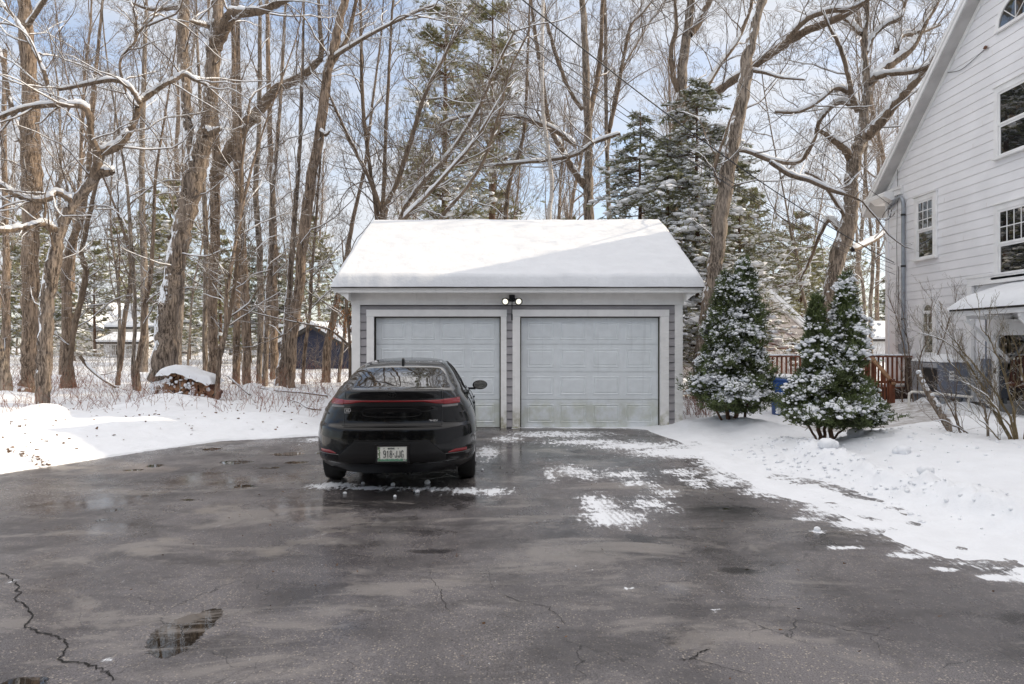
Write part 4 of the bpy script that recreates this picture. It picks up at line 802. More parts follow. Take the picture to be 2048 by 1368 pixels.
for k, (lb, Yd, lab) in enumerate([
    ([(411, 762, 14), (410, 650, 12), (412, 500, 11), (408, 380, 10), (400, 200, 8)], 24, 'narrow trunk just right of the massive oak'),
    ([(472, 770, 19), (474, 650, 17), (476, 500, 15), (474, 350, 13), (468, 200, 11), (466, 0, 9)], 22, 'straight slim trunk right of the woodpile sapling'),
    ([(494, 772, 21), (492, 650, 20), (489, 560, 19), (484, 450, 15), (480, 300, 13), (476, 100, 11), (474, -40, 9)], 21.3, 'straight brown trunk midway between woodpile and garage'),
    ([(519, 768, 17), (521, 650, 15), (519, 500, 15), (512, 380, 13), (518, 250, 11), (520, 60, 9)], 22.5, 'split-topped grey trunk between two brown ones left of the garage'),
    ([(529, 774, 15), (532, 700, 14), (536, 600, 15), (543, 480, 14), (545, 380, 12), (556, 260, 10), (566, 100, 8)], 21.0, 'snow-flecked trunk with a snowy knot left of the wide-footed trunk'),
    ([(548, 764, 20), (549, 650, 19), (548, 500, 17), (546, 400, 14), (540, 250, 12), (535, 50, 10)], 25.5, 'stout trunk in the second row left of the reddish leaner'),
    ([(270, 778, 11), (266, 740, 9), (270, 650, 9), (268, 560, 9), (262, 480, 9), (255, 380, 7), (235, 250, 5)], 20, 'thin straight sapling left of the massive oak'),
    ([(277, 776, 13), (274, 740, 13), (284, 680, 12), (292, 600, 13), (300, 560, 12), (306, 480, 9), (312, 350, 7), (330, 230, 5)], 19.6, 'bent thin trunk curving up beside the massive oak'),
    ([(236, 756, 11), (244, 710, 11), (249, 640, 11), (262, 560, 11), (258, 500, 8), (240, 440, 6), (225, 400, 5)], 22, 'dark slanting trunk in front of the far white house'),
    ([(288, 740, 19), (290, 600, 17), (286, 450, 15), (284, 300, 13), (290, 100, 10)], 31, 'grey background trunk just left of the oak'),
    ([(606, 772, 10), (610, 700, 9), (620, 620, 8), (624, 540, 7), (632, 440, 6), (640, 330, 5)], 22, 'grey sapling in front of the navy shed'),
    ([(652, 758, 22), (655, 700, 20), (664, 650, 17), (676, 590, 14), (690, 530, 12), (706, 440, 10), (730, 330, 8), (746, 200, 6)], 23.5, 'slanting trunk beside the garage wall in front of the navy shed'),
    ([(678, 756, 9), (684, 700, 9), (692, 640, 9), (694, 560, 8), (700, 480, 7)], 23, 'thin trunk nearest the garage left wall'),
    ([(12, 730, 16), (14, 600, 18), (12, 450, 14), (8, 300, 12), (10, 100, 10)], 26, 'flaky orange trunk behind the far left stub'),
    ]): traced('bare_tree', lab, Yd, [lb], ('bark3' if k in (4,) else 'bark2' if k % 3 else 'bark', 'twig'), .8)
# behind the garage
traced('bare_tree', 'thick grey trunk with a snowy left fork rising behind the garage roof', 23.5, [
    [(1176, 700, 30), (1178, 445, 27), (1177, 370, 24), (1177, 300, 20), (1175, 220, 19), (1170, 100, 17), (1165, 0, 15), (1162, -80, 12)],
    ([(1172, 372, 18), (1155, 352, 13), (1138, 325, 12), (1120, 292, 11), (1104, 262, 10), (1092, 215, 9), (1085, 160, 9), (1072, 80, 7), (1062, 0, 6)], 0, .8),
    ([(1165, 220, 9), (1148, 195, 9), (1130, 160, 8), (1112, 110, 8), (1095, 50, 6), (1085, -10, 5)], 0, -.6), ([(1178, 235, 12), (1190, 180, 10), (1200, 120, 9), (1204, 30, 8), (1206, -30, 7)], 0, .8)], ('bark', 'twig'), .75)
traced('bare_tree', 'slender tree with two upright stems between the forked trunk and the spruce', 25, [
    [(1222, 600, 13), (1218, 445, 12), (1214, 300, 10), (1212, 200, 9), (1210, 0, 8)], ([(1218, 260, 9), (1236, 180, 8), (1248, 110, 7), (1262, 50, 6), (1290, 20, 5)], 0, 0), ([(1215, 300, 7), (1225, 220, 7), (1240, 150, 5), (1290, 60, 4), (1330, 0, 3)], 0, 1)], ('bark', 'twig'), .8)
traced('birch_tree', 'white birch stem rising straight behind the garage ridge', 22, [
    [(1098, 600, 12), (1098, 445, 11), (1104, 370, 10), (1095, 290, 9), (1086, 220, 9), (1084, 100, 9), (1086, 0, 8), (1088, -60, 7)]], ('birch', 'twig'), .8)
traced('bare_tree', 'many-stemmed maple fanning up behind the left half of the garage roof', 21, [
    [(775, 600, 20), (765, 445, 12), (768, 380, 11), (770, 300, 9), (776, 180, 8), (782, 60, 6), (788, -20, 5)],
    ([(775, 600, 20), (768, 440, 11), (800, 350, 10), (825, 270, 9), (850, 190, 8), (890, 110, 6), (930, 30, 4)], 0, -1),
    ([(775, 600, 20), (750, 400, 9), (738, 320, 8), (725, 200, 7), (722, 60, 6), (720, -20, 5)], 0, 1), ([(766, 430, 9), (740, 360, 8), (705, 290, 7), (672, 220, 5), (650, 170, 4)], 0, -.6),
    ([(775, 600, 20), (800, 445, 10), (838, 375, 9), (905, 300, 8), (960, 210, 7), (990, 140, 5), (1030, 60, 4)], 0, -1.4)], ('twig', 'twig'), .95, trunkn=1)
traced('bare_tree', 'thin arching saplings crossing low behind the middle of the roof', 18.8, [
    [(860, 520, 8), (880, 440, 9), (930, 380, 8), (965, 325, 8), (985, 270, 7), (1005, 200, 6), (1020, 140, 5), (1060, 60, 4)], ([(800, 520, 8), (806, 445, 9), (850, 395, 8), (900, 340, 7), (950, 280, 6), (1010, 180, 4)], 0, 0)], ('twig', 'twig'), .8)
traced('bare_tree', 'long low limb tree sweeping left behind the centre of the roof', 22.5, [
    [(1010, 600, 14), (1012, 440, 12), (1018, 370, 10), (1040, 300, 9), (1050, 240, 8), (1056, 100, 6)],
    ([(1150, 290, 10), (1110, 262, 9), (1075, 247, 9), (1030, 232, 8), (980, 228, 7), (920, 235, 5), (880, 250, 4)], 0, -.8), ([(1240, 268, 7), (1190, 285, 7), (1150, 310, 7), (1100, 320, 7), (1050, 325, 6), (960, 333, 4)], 0, -.6)], ('twig', 'twig'), .9)
# right of the garage
traced('bare_tree', 'big rough trunk leaning right beside the garage, crossing the whole sky', 17.4, [
    [(1404, 715, 42), (1408, 680, 40), (1416, 620, 37), (1428, 540, 38), (1438, 460, 38), (1448, 390, 38), (1462, 310, 36), (1478, 230, 32), (1490, 160, 32), (1496, 110, 28), (1512, 40, 24), (1528, -20, 23), (1550, -120, 18)],
    ([(1492, 140, 8), (1530, 146, 6), (1560, 155, 5), (1610, 160, 3)], 0, -.5), ([(1470, 300, 7), (1500, 305, 8), (1545, 322, 9), (1596, 325, 7), (1615, 300, 6), (1632, 270, 4)], 0, -1.0),
    ([(1540, 324, 8), (1580, 350, 9), (1620, 362, 8), (1660, 380, 8), (1700, 392, 5), (1726, 404, 3)], -1, -.6), ([(1455, 395, 8), (1430, 345, 7), (1440, 300, 6), (1470, 210, 3)], 0, -.3)], ('bark', 'twig'), .4)
traced('bare_tree', 'grey forked tree behind the spruce with one long limb arching to the upper right', 21.5, [
    [(1340, 560, 34), (1345, 400, 32), (1352, 300, 28), (1360, 200, 27), (1368, 110, 24), (1376, 50, 21), (1384, -30, 18)],
    ([(1348, 262, 18), (1385, 218, 17), (1430, 186, 17), (1482, 150, 16), (1520, 122, 17), (1570, 88, 18), (1610, 62, 17), (1655, 45, 15), (1700, 22, 14), (1745, -10, 11)], 0, -1.8),
    ([(1565, 92, 15), (1590, 60, 12), (1620, 35, 11), (1660, 22, 10), (1700, 18, 8), (1740, -6, 6)], -1.2, -2.5), ([(1378, 70, 16), (1395, 50, 14), (1410, 20, 13), (1428, -20, 11)], 0, .4), ([(1364, 195, 13), (1348, 160, 11), (1342, 100, 9), (1352, 60, 8), (1350, 0, 6)], 0, -.6),
    ([(1365, 210, 9), (1400, 190, 10), (1440, 130, 9), (1475, 80, 8), (1500, 20, 7), (1505, -20, 6)], 0, .8)], ('bark', 'twig'), .6)
traced('oak_tree', 'wide spreading oak with thick snow-lined limbs beside the white gable', 20.5, [
    [(1640, 700, 38), (1648, 640, 34), (1657, 590, 34), (1674, 520, 38), (1692, 465, 42), (1702, 410, 36), (1703, 366, 32), (1710, 311, 32), (1722, 278, 28), (1728, 230, 22), (1733, 165, 20), (1728, 110, 14), (1731, 50, 13), (1735, -20, 11)],
    ([(1722, 282, 22), (1745, 260, 22), (1770, 235, 19), (1790, 210, 17), (1815, 180, 16), (1838, 155, 14), (1856, 130, 12), (1900, 60, 8)], 0, -.8),
    ([(1732, 172, 20), (1755, 150, 18), (1790, 124, 15), (1820, 100, 14), (1835, 75, 13), (1850, 45, 12), (1868, 15, 11), (1885, -20, 9)], 0, .6),
    ([(1748, 158, 10), (1770, 150, 10), (1800, 147, 9), (1830, 143, 9), (1860, 130, 7)], 0, -.8), ([(1792, 122, 9), (1800, 75, 9), (1835, 68, 7), (1880, 50, 5)], .2, 1.2),
    ([(1700, 320, 15), (1690, 300, 14), (1672, 285, 12), (1650, 268, 9), (1632, 258, 7)], 0, -1), ([(1716, 222, 12), (1706, 200, 11), (1698, 160, 9), (1688, 120, 8), (1676, 85, 7), (1660, 58, 5), (1645, 20, 4)], 0, -1.2),
    ([(1708, 200, 10), (1690, 182, 9), (1668, 178, 8), (1645, 196, 8), (1620, 214, 7), (1590, 225, 6), (1550, 224, 5)], 0, -.8), ([(1706, 215, 9), (1680, 205, 9), (1655, 222, 8), (1638, 245, 8), (1628, 280, 7), (1605, 320, 6), (1575, 322, 4)], 0, .8),
    ([(1730, 110, 9), (1745, 75, 9), (1770, 50, 9), (1800, 35, 8), (1812, 0, 6)], 0, .9), ([(1722, 70, 8), (1700, 45, 8), (1680, 35, 7), (1650, 45, 6), (1610, 55, 4)], 0, 1),
    ([(1688, 480, 9), (1660, 440, 9), (1640, 470, 7), (1620, 520, 6), (1600, 560, 4)], 0, 1), ([(1705, 500, 10), (1730, 490, 9), (1752, 478, 8), (1775, 462, 6), (1810, 440, 4)], 0, 2.5), ([(1700, 450, 8), (1668, 400, 7), (1640, 360, 5), (1610, 345, 4)], 0, -.5)], ('bark', 'twig'), .62, snow=1.15)
for lb, Yd, lab in [([(1742, 700, 10), (1740, 620, 9), (1746, 520, 8), (1738, 430, 6), (1730, 330, 4)], 26, 'thin grey tree in the gap between oak and white house'),
                    ([(1618, 640, 8), (1600, 560, 7), (1596, 520, 7), (1585, 480, 6), (1570, 400, 4)], 23, 'crooked thin tree between the two pointed evergreens'),
                    ([(1724, 706, 9), (1728, 600, 8), (1716, 520, 7), (1712, 440, 5)], 29, 'thin upright tree left of the white house corner')]:
    traced('bare_tree', lab, Yd, [lb], ('bark', 'twig'), 1.1)
# generic forest trees: six shapes copied through the woods
def forest_tree(hh, r, seed, nprim, split=.45):
    global rng
    keep = rng; rng = np.random.default_rng(seed)
    T_, C_, S_ = MB(), MB(), MB()
    P, rad = grow(np.zeros((1, 3))-np.array((0, 0, .3)), np.array([(rng.normal(0, .04), rng.normal(0, .04), 1)]), np.array([hh]), np.array([r]), np.array([r*.22]), 26, .035, .03)
    v, f = tubes(P, rad, 10); T_.add(v, f)
    s, d, ln, rr = spawn(P, rad, nprim, split*.8, 1, .55, 1, np.array([1.0]), .5, .25)
    ln = rng.uniform(.16, .36, len(rr))*hh*(1.15-.5*(s[:, 2]/hh)); 
    P2, r2 = grow(s, d, ln, rr, rr*.25, 12, .13, .05); v, f = tubes(P2, r2, 6); C_.add(v, f); snowon(S_, P2, r2, .9, 5)
    crown(C_, S_, P2, r2, ln, [(8, .15, 1, .65, .42, .5, .12, 7, .15, .03, 4), (6, .15, 1, .65, .5, .55, .08, 5, .18, .02, 3), (5, .15, 1, .6, .6, .6, .05, 4, .2, 0, 3)], .9)
    s, d, ln, rr = spawn(P, rad, 6, .1, split, 1.2, 1, np.array([1.0]), .12, .1); ln = rng.uniform(.8, 2.0, 6)
    P3, r3 = grow(s, d, ln, np.minimum(rr, .02), rr*.2, 7, .2, .02); v, f = tubes(P3, r3, 4); C_.add(v, f); crown(C_, S_, P3, r3, ln, [(4, .2, 1, .7, .5, .5, .05, 5, .2, 0, 3), (3, .2, 1, .7, .5, .6, .05, 4, .2, 0, 3)], .8)
    rng = keep
    return T_, C_, S_
protos = []
for k, (hh, r, npi, sp) in enumerate([(17, .13, 14, .45), (20, .17, 15, .5), (14, .09, 13, .35), (18, .12, 14, .4), (12, .065, 12, .3), (21, .19, 16, .42)]):
    T_, C_, S_ = forest_tree(hh, r, 100+k, npi, sp)
    t_ = thing('bare_tree', 'bare leafless tree standing back in the snowy woods', 'tree', (0, 0, 0), group='bare trees in the woods behind')
    mk = 'bark2' if k % 2 else 'bark'
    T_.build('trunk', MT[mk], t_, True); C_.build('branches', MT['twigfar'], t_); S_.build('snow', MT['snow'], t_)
    protos.append([t_, False])
LAB = [('leafless tree far back in the woods left of the garage', 'bare trees in the woods left of the garage'), ('leafless tree far back behind the garage roof', 'bare trees behind the garage roof'), ('leafless tree far back between the garage and the white house', 'bare trees between garage and white house'), ('unseen leafless tree added behind the camera for reflections', 'bare trees added behind the camera for reflections')]
def place(pr, loc, rz, s):
    if not pr[1]: o = pr[0]; pr[1] = True
    else:
        o = pr[0].copy(); COL.objects.link(o)
        for ch in pr[0].children: c = ch.copy(); COL.objects.link(c); c.parent = o
    o.location = loc; o.rotation_euler = (0, 0, rz); o.scale = (s, s, s*random.uniform(.92, 1.1)); px_ = 1024+loc[0]*FP/max(loc[1], 1); k_ = 3 if loc[1] < 0 else 0 if px_ < 700 else 1 if px_ < 1390 else 2; o['label'], o['group'] = LAB[k_]; return o
spots = []
for Yr, n in ((26, 6), (31, 9), (37, 12), (45, 15), (55, 16), (68, 16)):
    xs_ = np.linspace(-120, 1860, n)+rng.uniform(-55, 55, n)
    for x in xs_:
        Yd = Yr+rng.uniform(-2.5, 2.5)
        if 150 < x < 300 and Yd > 28: continue
        if 590 < x < 715 and Yd < 44: continue
        if 1480 < x < 1620 and Yd < 42: continue
        if Yd < 29 and (700 < x < 1500): Yd += 3
        spots.append(((x-1024)*Yd/FP, Yd))
for i, (x, y) in enumerate(spots):
    k = (0, 4, 2, 3, 1, 5)[i % 6] if y > 30 else (2, 4, 3)[i % 3]
    place(protos[k], (x, y, hz(x, y)-.05), random.uniform(0, 6.28), random.uniform(.8, 1.12))
# unseen trees added behind the camera to darken reflections in paint and glass
for i, (x, y) in enumerate([(-9, -10), (-3, -11)]):
    place(protos[(1, 5, 0, 3)[i % 4]], (x, y, 0), random.uniform(0, 6.28), 1)
# ---------------------------------------------------------------- conifers
MT['needle'] = simple('spruce_needles', (.20, .205, .11), .7, var=.35, sc_=2.5, bump=0)
MT['needle2'] = simple('pine_needles', (.25, .24, .12), .7, var=.35, sc_=1.5, bump=0)
MT['thuja'] = simple('thuja_foliage', (.08, .105, .035), .65, var=.5, sc_=5, bump=0)
MT['cbark'] = barkmat('bark_conifer', (.06, .035, .022), (.17, .10, .065), .2)
def blades(mb, pos, dr, ln, wd):
    n = len(pos); u = nrm(np.cross(dr, rng.normal(0, 1, (n, 3)))); d = nrm(dr)
    a = pos-u*wd[:, None]*.5; b = pos+u*wd[:, None]*.5; tip = pos+d*ln[:, None]
    V = np.stack((a, b, tip+u*wd[:, None]*.22, tip-u*wd[:, None]*.22), 1).reshape(-1, 3)
    mb.add(V, np.arange(4*n).reshape(n, 4))
def conifer(hh, wmax, nb, seed, blen=.10, bw=.03, droop=-.25, snow=1.0, start=.12, pine=False, sub=13, per=13, snowsz=1.0):
    global rng
    keep = rng; rng = np.random.default_rng(seed)
    T_, C_, S_, B_ = MB(), MB(), MB(), MB()
    T_.tube(np.column_stack((rng.normal(0, .02, 12).cumsum(), rng.normal(0, .02, 12).cumsum(), np.linspace(-.3, hh, 12))), np.linspace(hh*.012+.03, .015, 12), 10)
    t = start+(1-start)*np.sort(rng.random(nb))**(.9 if not pine else 1.0)
    if pine: t = np.round(t*13)/13+rng.normal(0, .008, nb)
    az = rng.uniform(0, 2*math.pi, nb); L_ = wmax*((1-t)**.62*.95+.06)*rng.uniform(.45, 1.2, nb)
    if pine: L_ = wmax*(1-((t-.45)/.62)**2)*rng.uniform(.45, 1.1, nb); L_ = np.maximum(L_, .3)
    st = np.column_stack((0*t, 0*t, t*hh)); dr = np.column_stack((np.cos(az), np.sin(az), np.full(nb, droop+.35)))
    P, rad = grow(st, dr, L_, np.full(nb, .022)*(.5+L_/wmax), np.full(nb, .006), 8, .05, droop*.28 if not pine else .04)
    v, f = tubes(P, rad, 4); B_.add(v, f)
    s, d, ln, r = spawn(P, rad, sub, .12, 1, .95, 1, L_*.36, .4, 0.0)
    d[:, 2] *= .35; d = nrm(d); ln = np.clip(ln, .12, .9)
    P2, r2 = grow(s, d, ln, np.full(len(ln), .006), np.full(len(ln), .003), 5, .08, -.03)
    v, f = tubes(P2, r2, 3); B_.add(v, f)
    ts = rng.random((len(ln), per)) if not pine else rng.uniform(.45, 1, (len(ln), per)); idx = np.minimum((ts*4).astype(int), 3); fr = (ts*4-idx)[..., None]; ar = np.arange(len(ln))[:, None]
    pp = P2[ar, idx]*(1-fr)+P2[ar, idx+1]*fr; dd = nrm(P2[ar, idx+1]-P2[ar, idx]); off = rng.normal(0, .75, dd.shape); off[..., 2] *= .5
    bd = nrm(dd+off+(np.array((0, 0, .25)) if pine else 0)); n = pp.shape[0]*per
    blades(C_, pp.reshape(-1, 3), bd.reshape(-1, 3), rng.uniform(.6, 1.2, n)*blen, rng.uniform(.7, 1.3, n)*bw)
    if snow > 0:
        m = rng.random(len(ln)) < .62*snow; q = P2[m]; k = rng.integers(1, 4, len(q)); c = q[np.arange(len(q)), k]; c[:, 2] += .02; c = np.repeat(c, 3, 0)+rng.normal(0, .05, (len(c)*3, 3))*np.array((1, 1, .3)); q = np.repeat(q, 3, 0)
        ll = np.linalg.norm(q[:, -1]-q[:, 0], axis=1)*.22; sz = np.clip(ll, .05, .22)*snowsz*rng.uniform(.5, 1.1, len(q))
        lumps(S_, c, np.column_stack((sz, sz*rng.uniform(.6, 1, len(q)), sz*rng.uniform(.22, .4, len(q)))), ICO1, .3)
        m = rng.random(nb) < .8*snow; q = P[m]
        for k in (3, 5, 6): 
            c = q[:, k].copy(); c[:, 2] += .03; sz = np.clip(L_[m]*.1, .05, .24)*snowsz*rng.uniform(.5, 1.3, len(q)); lumps(S_, c+rng.normal(0, .04, c.shape), np.column_stack((sz, sz, sz*.35)), ICO1, .3)
    rng = keep
    return T_, B_, C_, S_
def place_conifer(parts, name, label, loc, needle, group=None, rz=0, s=1):
    t_ = thing(name, label, 'evergreen', loc, rz, group); t_.scale = (s, s, s)
    T_, B_, C_, S_ = parts
    T_.build('trunk', MT['cbark'], t_, True); B_.build('branches', MT['cbark'], t_); C_.build('foliage', MT[needle], t_)
    if S_.n: S_.build('snow', MT['snow'], t_)
    return t_
def at(x, Y): X = (x-1024)*Y/FP; return (X, Y, hz(X, Y)-.05)
place_conifer(conifer(8.6, 2.8, 150, 11, .12, .026, -.34, 1.2, .12, snowsz=.9, sub=13, per=11), 'spruce_tree', 'snow-laden spruce left of the leaning trunk, its bare red stem showing', at(1278, 21), 'needle')
place_conifer(conifer(9.2, 3.2, 165, 12, .12, .026, -.30, 1.2, .14, snowsz=1.0, sub=13, per=11), 'spruce_tree', 'broader snow-laden spruce directly behind the garage right corner', at(1392, 20), 'needle')
place_conifer(conifer(7.6, 2.9, 120, 13, .13, .026, -.15, .9, .12, snowsz=.8, sub=13, per=12), 'spruce_tree', 'loose dark spruce right of the leaning trunk behind the first pointed evergreen', at(1475, 23), 'needle')
place_conifer(conifer(7.4, 2.6, 120, 19, .12, .026, -.30, 1.2, .10, snowsz=1.0, sub=13, per=11), 'spruce_tree', 'shorter snow-laden spruce filling the gap between the two taller ones', at(1335, 19.6), 'needle')
place_conifer(conifer(15.5, 2.6, 120, 14, .16, .022, 0, .25, .34, True, 15, 16), 'pine_tree', 'tall green pine rising behind the centre of the garage', at(893, 27), 'needle2')
place_conifer(conifer(17, 2.6, 110, 15, .16, .022, 0, .2, .4, True, 15, 16), 'pine_tree', 'tall thin pine top right of the centre pine', at(985, 30), 'needle2')
pc = place_conifer(conifer(11, 2.8, 110, 16, .18, .05, -.1, .45, .08, True, 13, 14, 1.3), 'pine_tree', 'green conifer among the far bare trees left of the garage', at(340, 42), 'needle2', 'conifers far left')
pc2 = place_conifer(conifer(8, 2.6, 110, 17, .17, .05, -.2, .7, .06, False, 12, 12, 1.5), 'spruce_tree', 'green conifer among the far bare trees left of the garage', at(500, 44), 'needle', 'conifers far left')
for i, (x, Y, s) in enumerate([(60, 50, 1), (130, 46, .8), (240, 80, 1.4), (380, 50, .8), (440, 40, .7), (560, 48, 1), (620, 60, 1.1), (700, 48, .9), (190, 60, .9), (20, 66, 1.2), (1000, 40, .9), (1060, 36, .7), (1140, 42, .8), (1560, 38, .85), (1600, 34, .7), (1640, 42, .9), (1690, 50, .8), (1580, 50, 1.1), (1500, 44, 1), (900, 46, .9), (780, 44, .8), (-60, 48, 1.1), (320, 60, 1.1), (1780, 60, 1), (1440, 34, .8), (460, 64, 1.2), (90, 74, 1.2)]):
    src = (pc, pc2)[i % 2]; o = src.copy(); COL.objects.link(o)
    for ch in src.children: c = ch.copy(); COL.objects.link(c); c.parent = o
    o.location = at(x, Y); o.rotation_euler = (0, 0, i*1.3); o.scale = (s, s, s)
    o['label'] = 'green conifer among the far bare trees left of the garage' if x < 710 else 'green conifer far behind the garage roof' if x < 1300 else 'green conifer far back between the garage and the white house'
    o['group'] = 'conifers far left' if x < 710 else 'conifers behind the garage' if x < 1300 else 'conifers on the right'
for i, (x, y) in enumerate([(-6, -17), (2, -20), (10, -16), (-12, -18), (-20, -10), (6, -24), (-9, -20), (-2.5, -19), (-4, -15), (1, -16), (-15, -15), (5, -18)]+[(x_, y_) for x_ in range(-26, 14, 3) for y_ in (-13-(x_ % 2), -22)]):  # unseen conifer wall added to darken what the car paint reflects
    src = (pc, pc2)[i % 2]; o = src.copy(); COL.objects.link(o)
    for ch in src.children: c = ch.copy(); COL.objects.link(c); c.parent = o
    o.location = (x, y, 0); o.rotation_euler = (0, 0, i*1.1); o['label'] = 'unseen conifer added behind the camera to darken reflections'; o['group'] = 'conifers added behind the camera to darken reflections'
# ---------------------------------------------------------------- pointed evergreens in front
def thuja(name, label, xb, yb, Y, cones, stems, seed, dens=1.0, snows=1.0):
    global rng
    keep = rng; rng = np.random.default_rng(seed)
    base = W3(xb, yb, Y); s = Y/FP; T_, C_, S_ = MB(), MB(), MB()
    for st in stems:
        q = np.array([((x-xb)*s, rng.normal(0, .04), (yb-y)*s, wd*s/2) for x, y, wd in st]); q = resample(q, 16); q[1:, :2] += rng.normal(0, .012, (15, 2)); T_.tube(q[:, :3], q[:, 3], 8)
    for (cx, yt, yb_, hw, nfan, nsn) in cones:
        H_ = (yb_-yt)*s; c = (cx-xb)*s; z1 = (yb-yt)*s; n = int(nfan*dens)
        def prof(t): return hw*s*np.minimum(.10+1.0*t**.85, 1.0)*np.where(t > .8, 1-((t-.8)/.2)**2*.55, 1.0)
        t = rng.random(n)**.65; t = np.where((t > .78) & (rng.random(n) < .5), t*rng.random(n), t); az = rng.uniform(0, 2*math.pi, n)
        lump_ = 1+.34*np.sin(az*3+t*17+seed)+.28*np.sin(az*7-t*31)+.15*np.sin(az*13+t*53); rr = prof(t)*lump_*rng.uniform(.45, 1.0, n)**.6
        rr *= np.where(rng.random(n) < .13, rng.uniform(1.1, 1.35, n), 1)
        pos = np.column_stack((c+rr*np.cos(az), rr*np.sin(az), z1-t*H_)); outd = np.column_stack((np.cos(az), np.sin(az), 0*az))
        m = 7; pp = np.repeat(pos, m, 0)+rng.normal(0, .022, (n*m, 3)); dd = np.repeat(outd*.55+np.array((0, 0, .75)), m, 0)+rng.normal(0, .5, (n*m, 3))
        dd[:, 2] = np.where(np.repeat(t, m) > .72, dd[:, 2]-.7*rng.random(n*m), dd[:, 2])
        blades(C_, pp, dd, rng.uniform(.035, .085, n*m), rng.uniform(.010, .024, n*m))
        ns = int(nsn*snows*1.25); t = rng.random(ns)**.8*.86; az = rng.uniform(0, 2*math.pi, ns)
        lump_ = 1+.34*np.sin(az*3+t*17+seed)+.28*np.sin(az*7-t*31)+.15*np.sin(az*13+t*53); rr = prof(t)*lump_*rng.uniform(.75, .98, ns)
        pos = np.column_stack((c+rr*np.cos(az), rr*np.sin(az), z1-t*H_+.015)); k = 42
        cs = rng.uniform(.035, .095, ns)*(.75+.5*t); pp = np.repeat(pos, k, 0)+rng.normal(0, 1, (ns*k, 3))*np.repeat(cs, k)[:, None]*np.array((.85, .85, .28)); pp[:, 2] -= .45*(np.hypot(pp[:, 0]-c, pp[:, 1])-np.repeat(rr, k)); ss = np.repeat(cs, k)*rng.uniform(.12, .42, ns*k)
        lumps(S_, pp, np.column_stack((ss*rng.uniform(.8, 1.5, len(ss)), ss*rng.uniform(.8, 1.5, len(ss)), ss*.75)), ICO1, .25)
        # small powder flecks
        nf = ns*16; t = rng.random(nf)*.9; az = rng.uniform(0, 2*math.pi, nf); lump_ = 1+.34*np.sin(az*3+t*17+seed)+.28*np.sin(az*7-t*31)+.15*np.sin(az*13+t*53); rr = prof(t)*lump_*rng.uniform(.6, 1.02, nf)
        ss = rng.uniform(.006, .018, nf); lumps(S_, np.column_stack((c+rr*np.cos(az), rr*np.sin(az), z1-t*H_+.02)), np.column_stack((ss*1.3, ss*1.3, ss*.6)), ICO1, .2)
        # inner limbs
        nl = 60; t = rng.uniform(.1, .98, nl); az = rng.uniform(0, 6.28, nl); L_ = prof(t)*.95
        P, rad = grow(np.column_stack((np.full(nl, c), 0*t, z1-t*H_-.15*L_)), np.column_stack((np.cos(az), np.sin(az), np.full(nl, .25))), L_, np.full(nl, .009), np.full(nl, .003), 6, .12, .06); v, f = tubes(P, rad, 4); T_.add(v, f)
    rng = keep
    t_ = thing(name, label, 'evergreen', tuple(base)); T_.build('trunk', MT['cbark'], t_, True); C_.build('foliage', MT['thuja'], t_); S_.build('snow', MT['snow'], t_, True); return t_
thuja('arborvitae', 'tall pointed evergreen with heavy snow clumps beside the garage corner', 1466, 857, 12.3,
      [(1488, 517, 700, 38, 2300, 85), (1450, 545, 700, 36, 1700, 60), (1468, 620, 822, 70, 4300, 130), (1415, 690, 800, 28, 600, 22), (1514, 690, 800, 27, 600, 18)],
      [[(1460, 862, 9), (1450, 800, 8), (1455, 700, 6), (1455, 560, 2)], [(1468, 864, 10), (1475, 800, 9), (1480, 700, 7), (1487, 540, 2)], [(1480, 860, 6), (1500, 800, 5), (1512, 720, 3)], [(1452, 860, 5), (1425, 800, 4), (1415, 730, 2)]], 31)
thuja('arborvitae', 'bushy snow-dusted evergreen with three bare stems, nearest beside the driveway', 1650, 890, 10.0,
      [(1692, 548, 745, 31, 2300, 55), (1633, 592, 740, 22, 1500, 14), (1662, 690, 850, 76, 3900, 105), (1603, 750, 838, 34, 1000, 22), (1726, 760, 850, 36, 1300, 28)],
      [[(1642, 893, 9), (1640, 830, 8), (1636, 740, 6), (1635, 610, 2)], [(1660, 895, 10), (1668, 830, 9), (1680, 740, 7), (1690, 560, 2)], [(1650, 893, 7), (1655, 820, 6), (1660, 740, 4)], [(1640, 890, 5), (1610, 840, 4), (1590, 790, 2)], [(1664, 892, 5), (1700, 840, 4), (1725, 790, 2)]], 32)
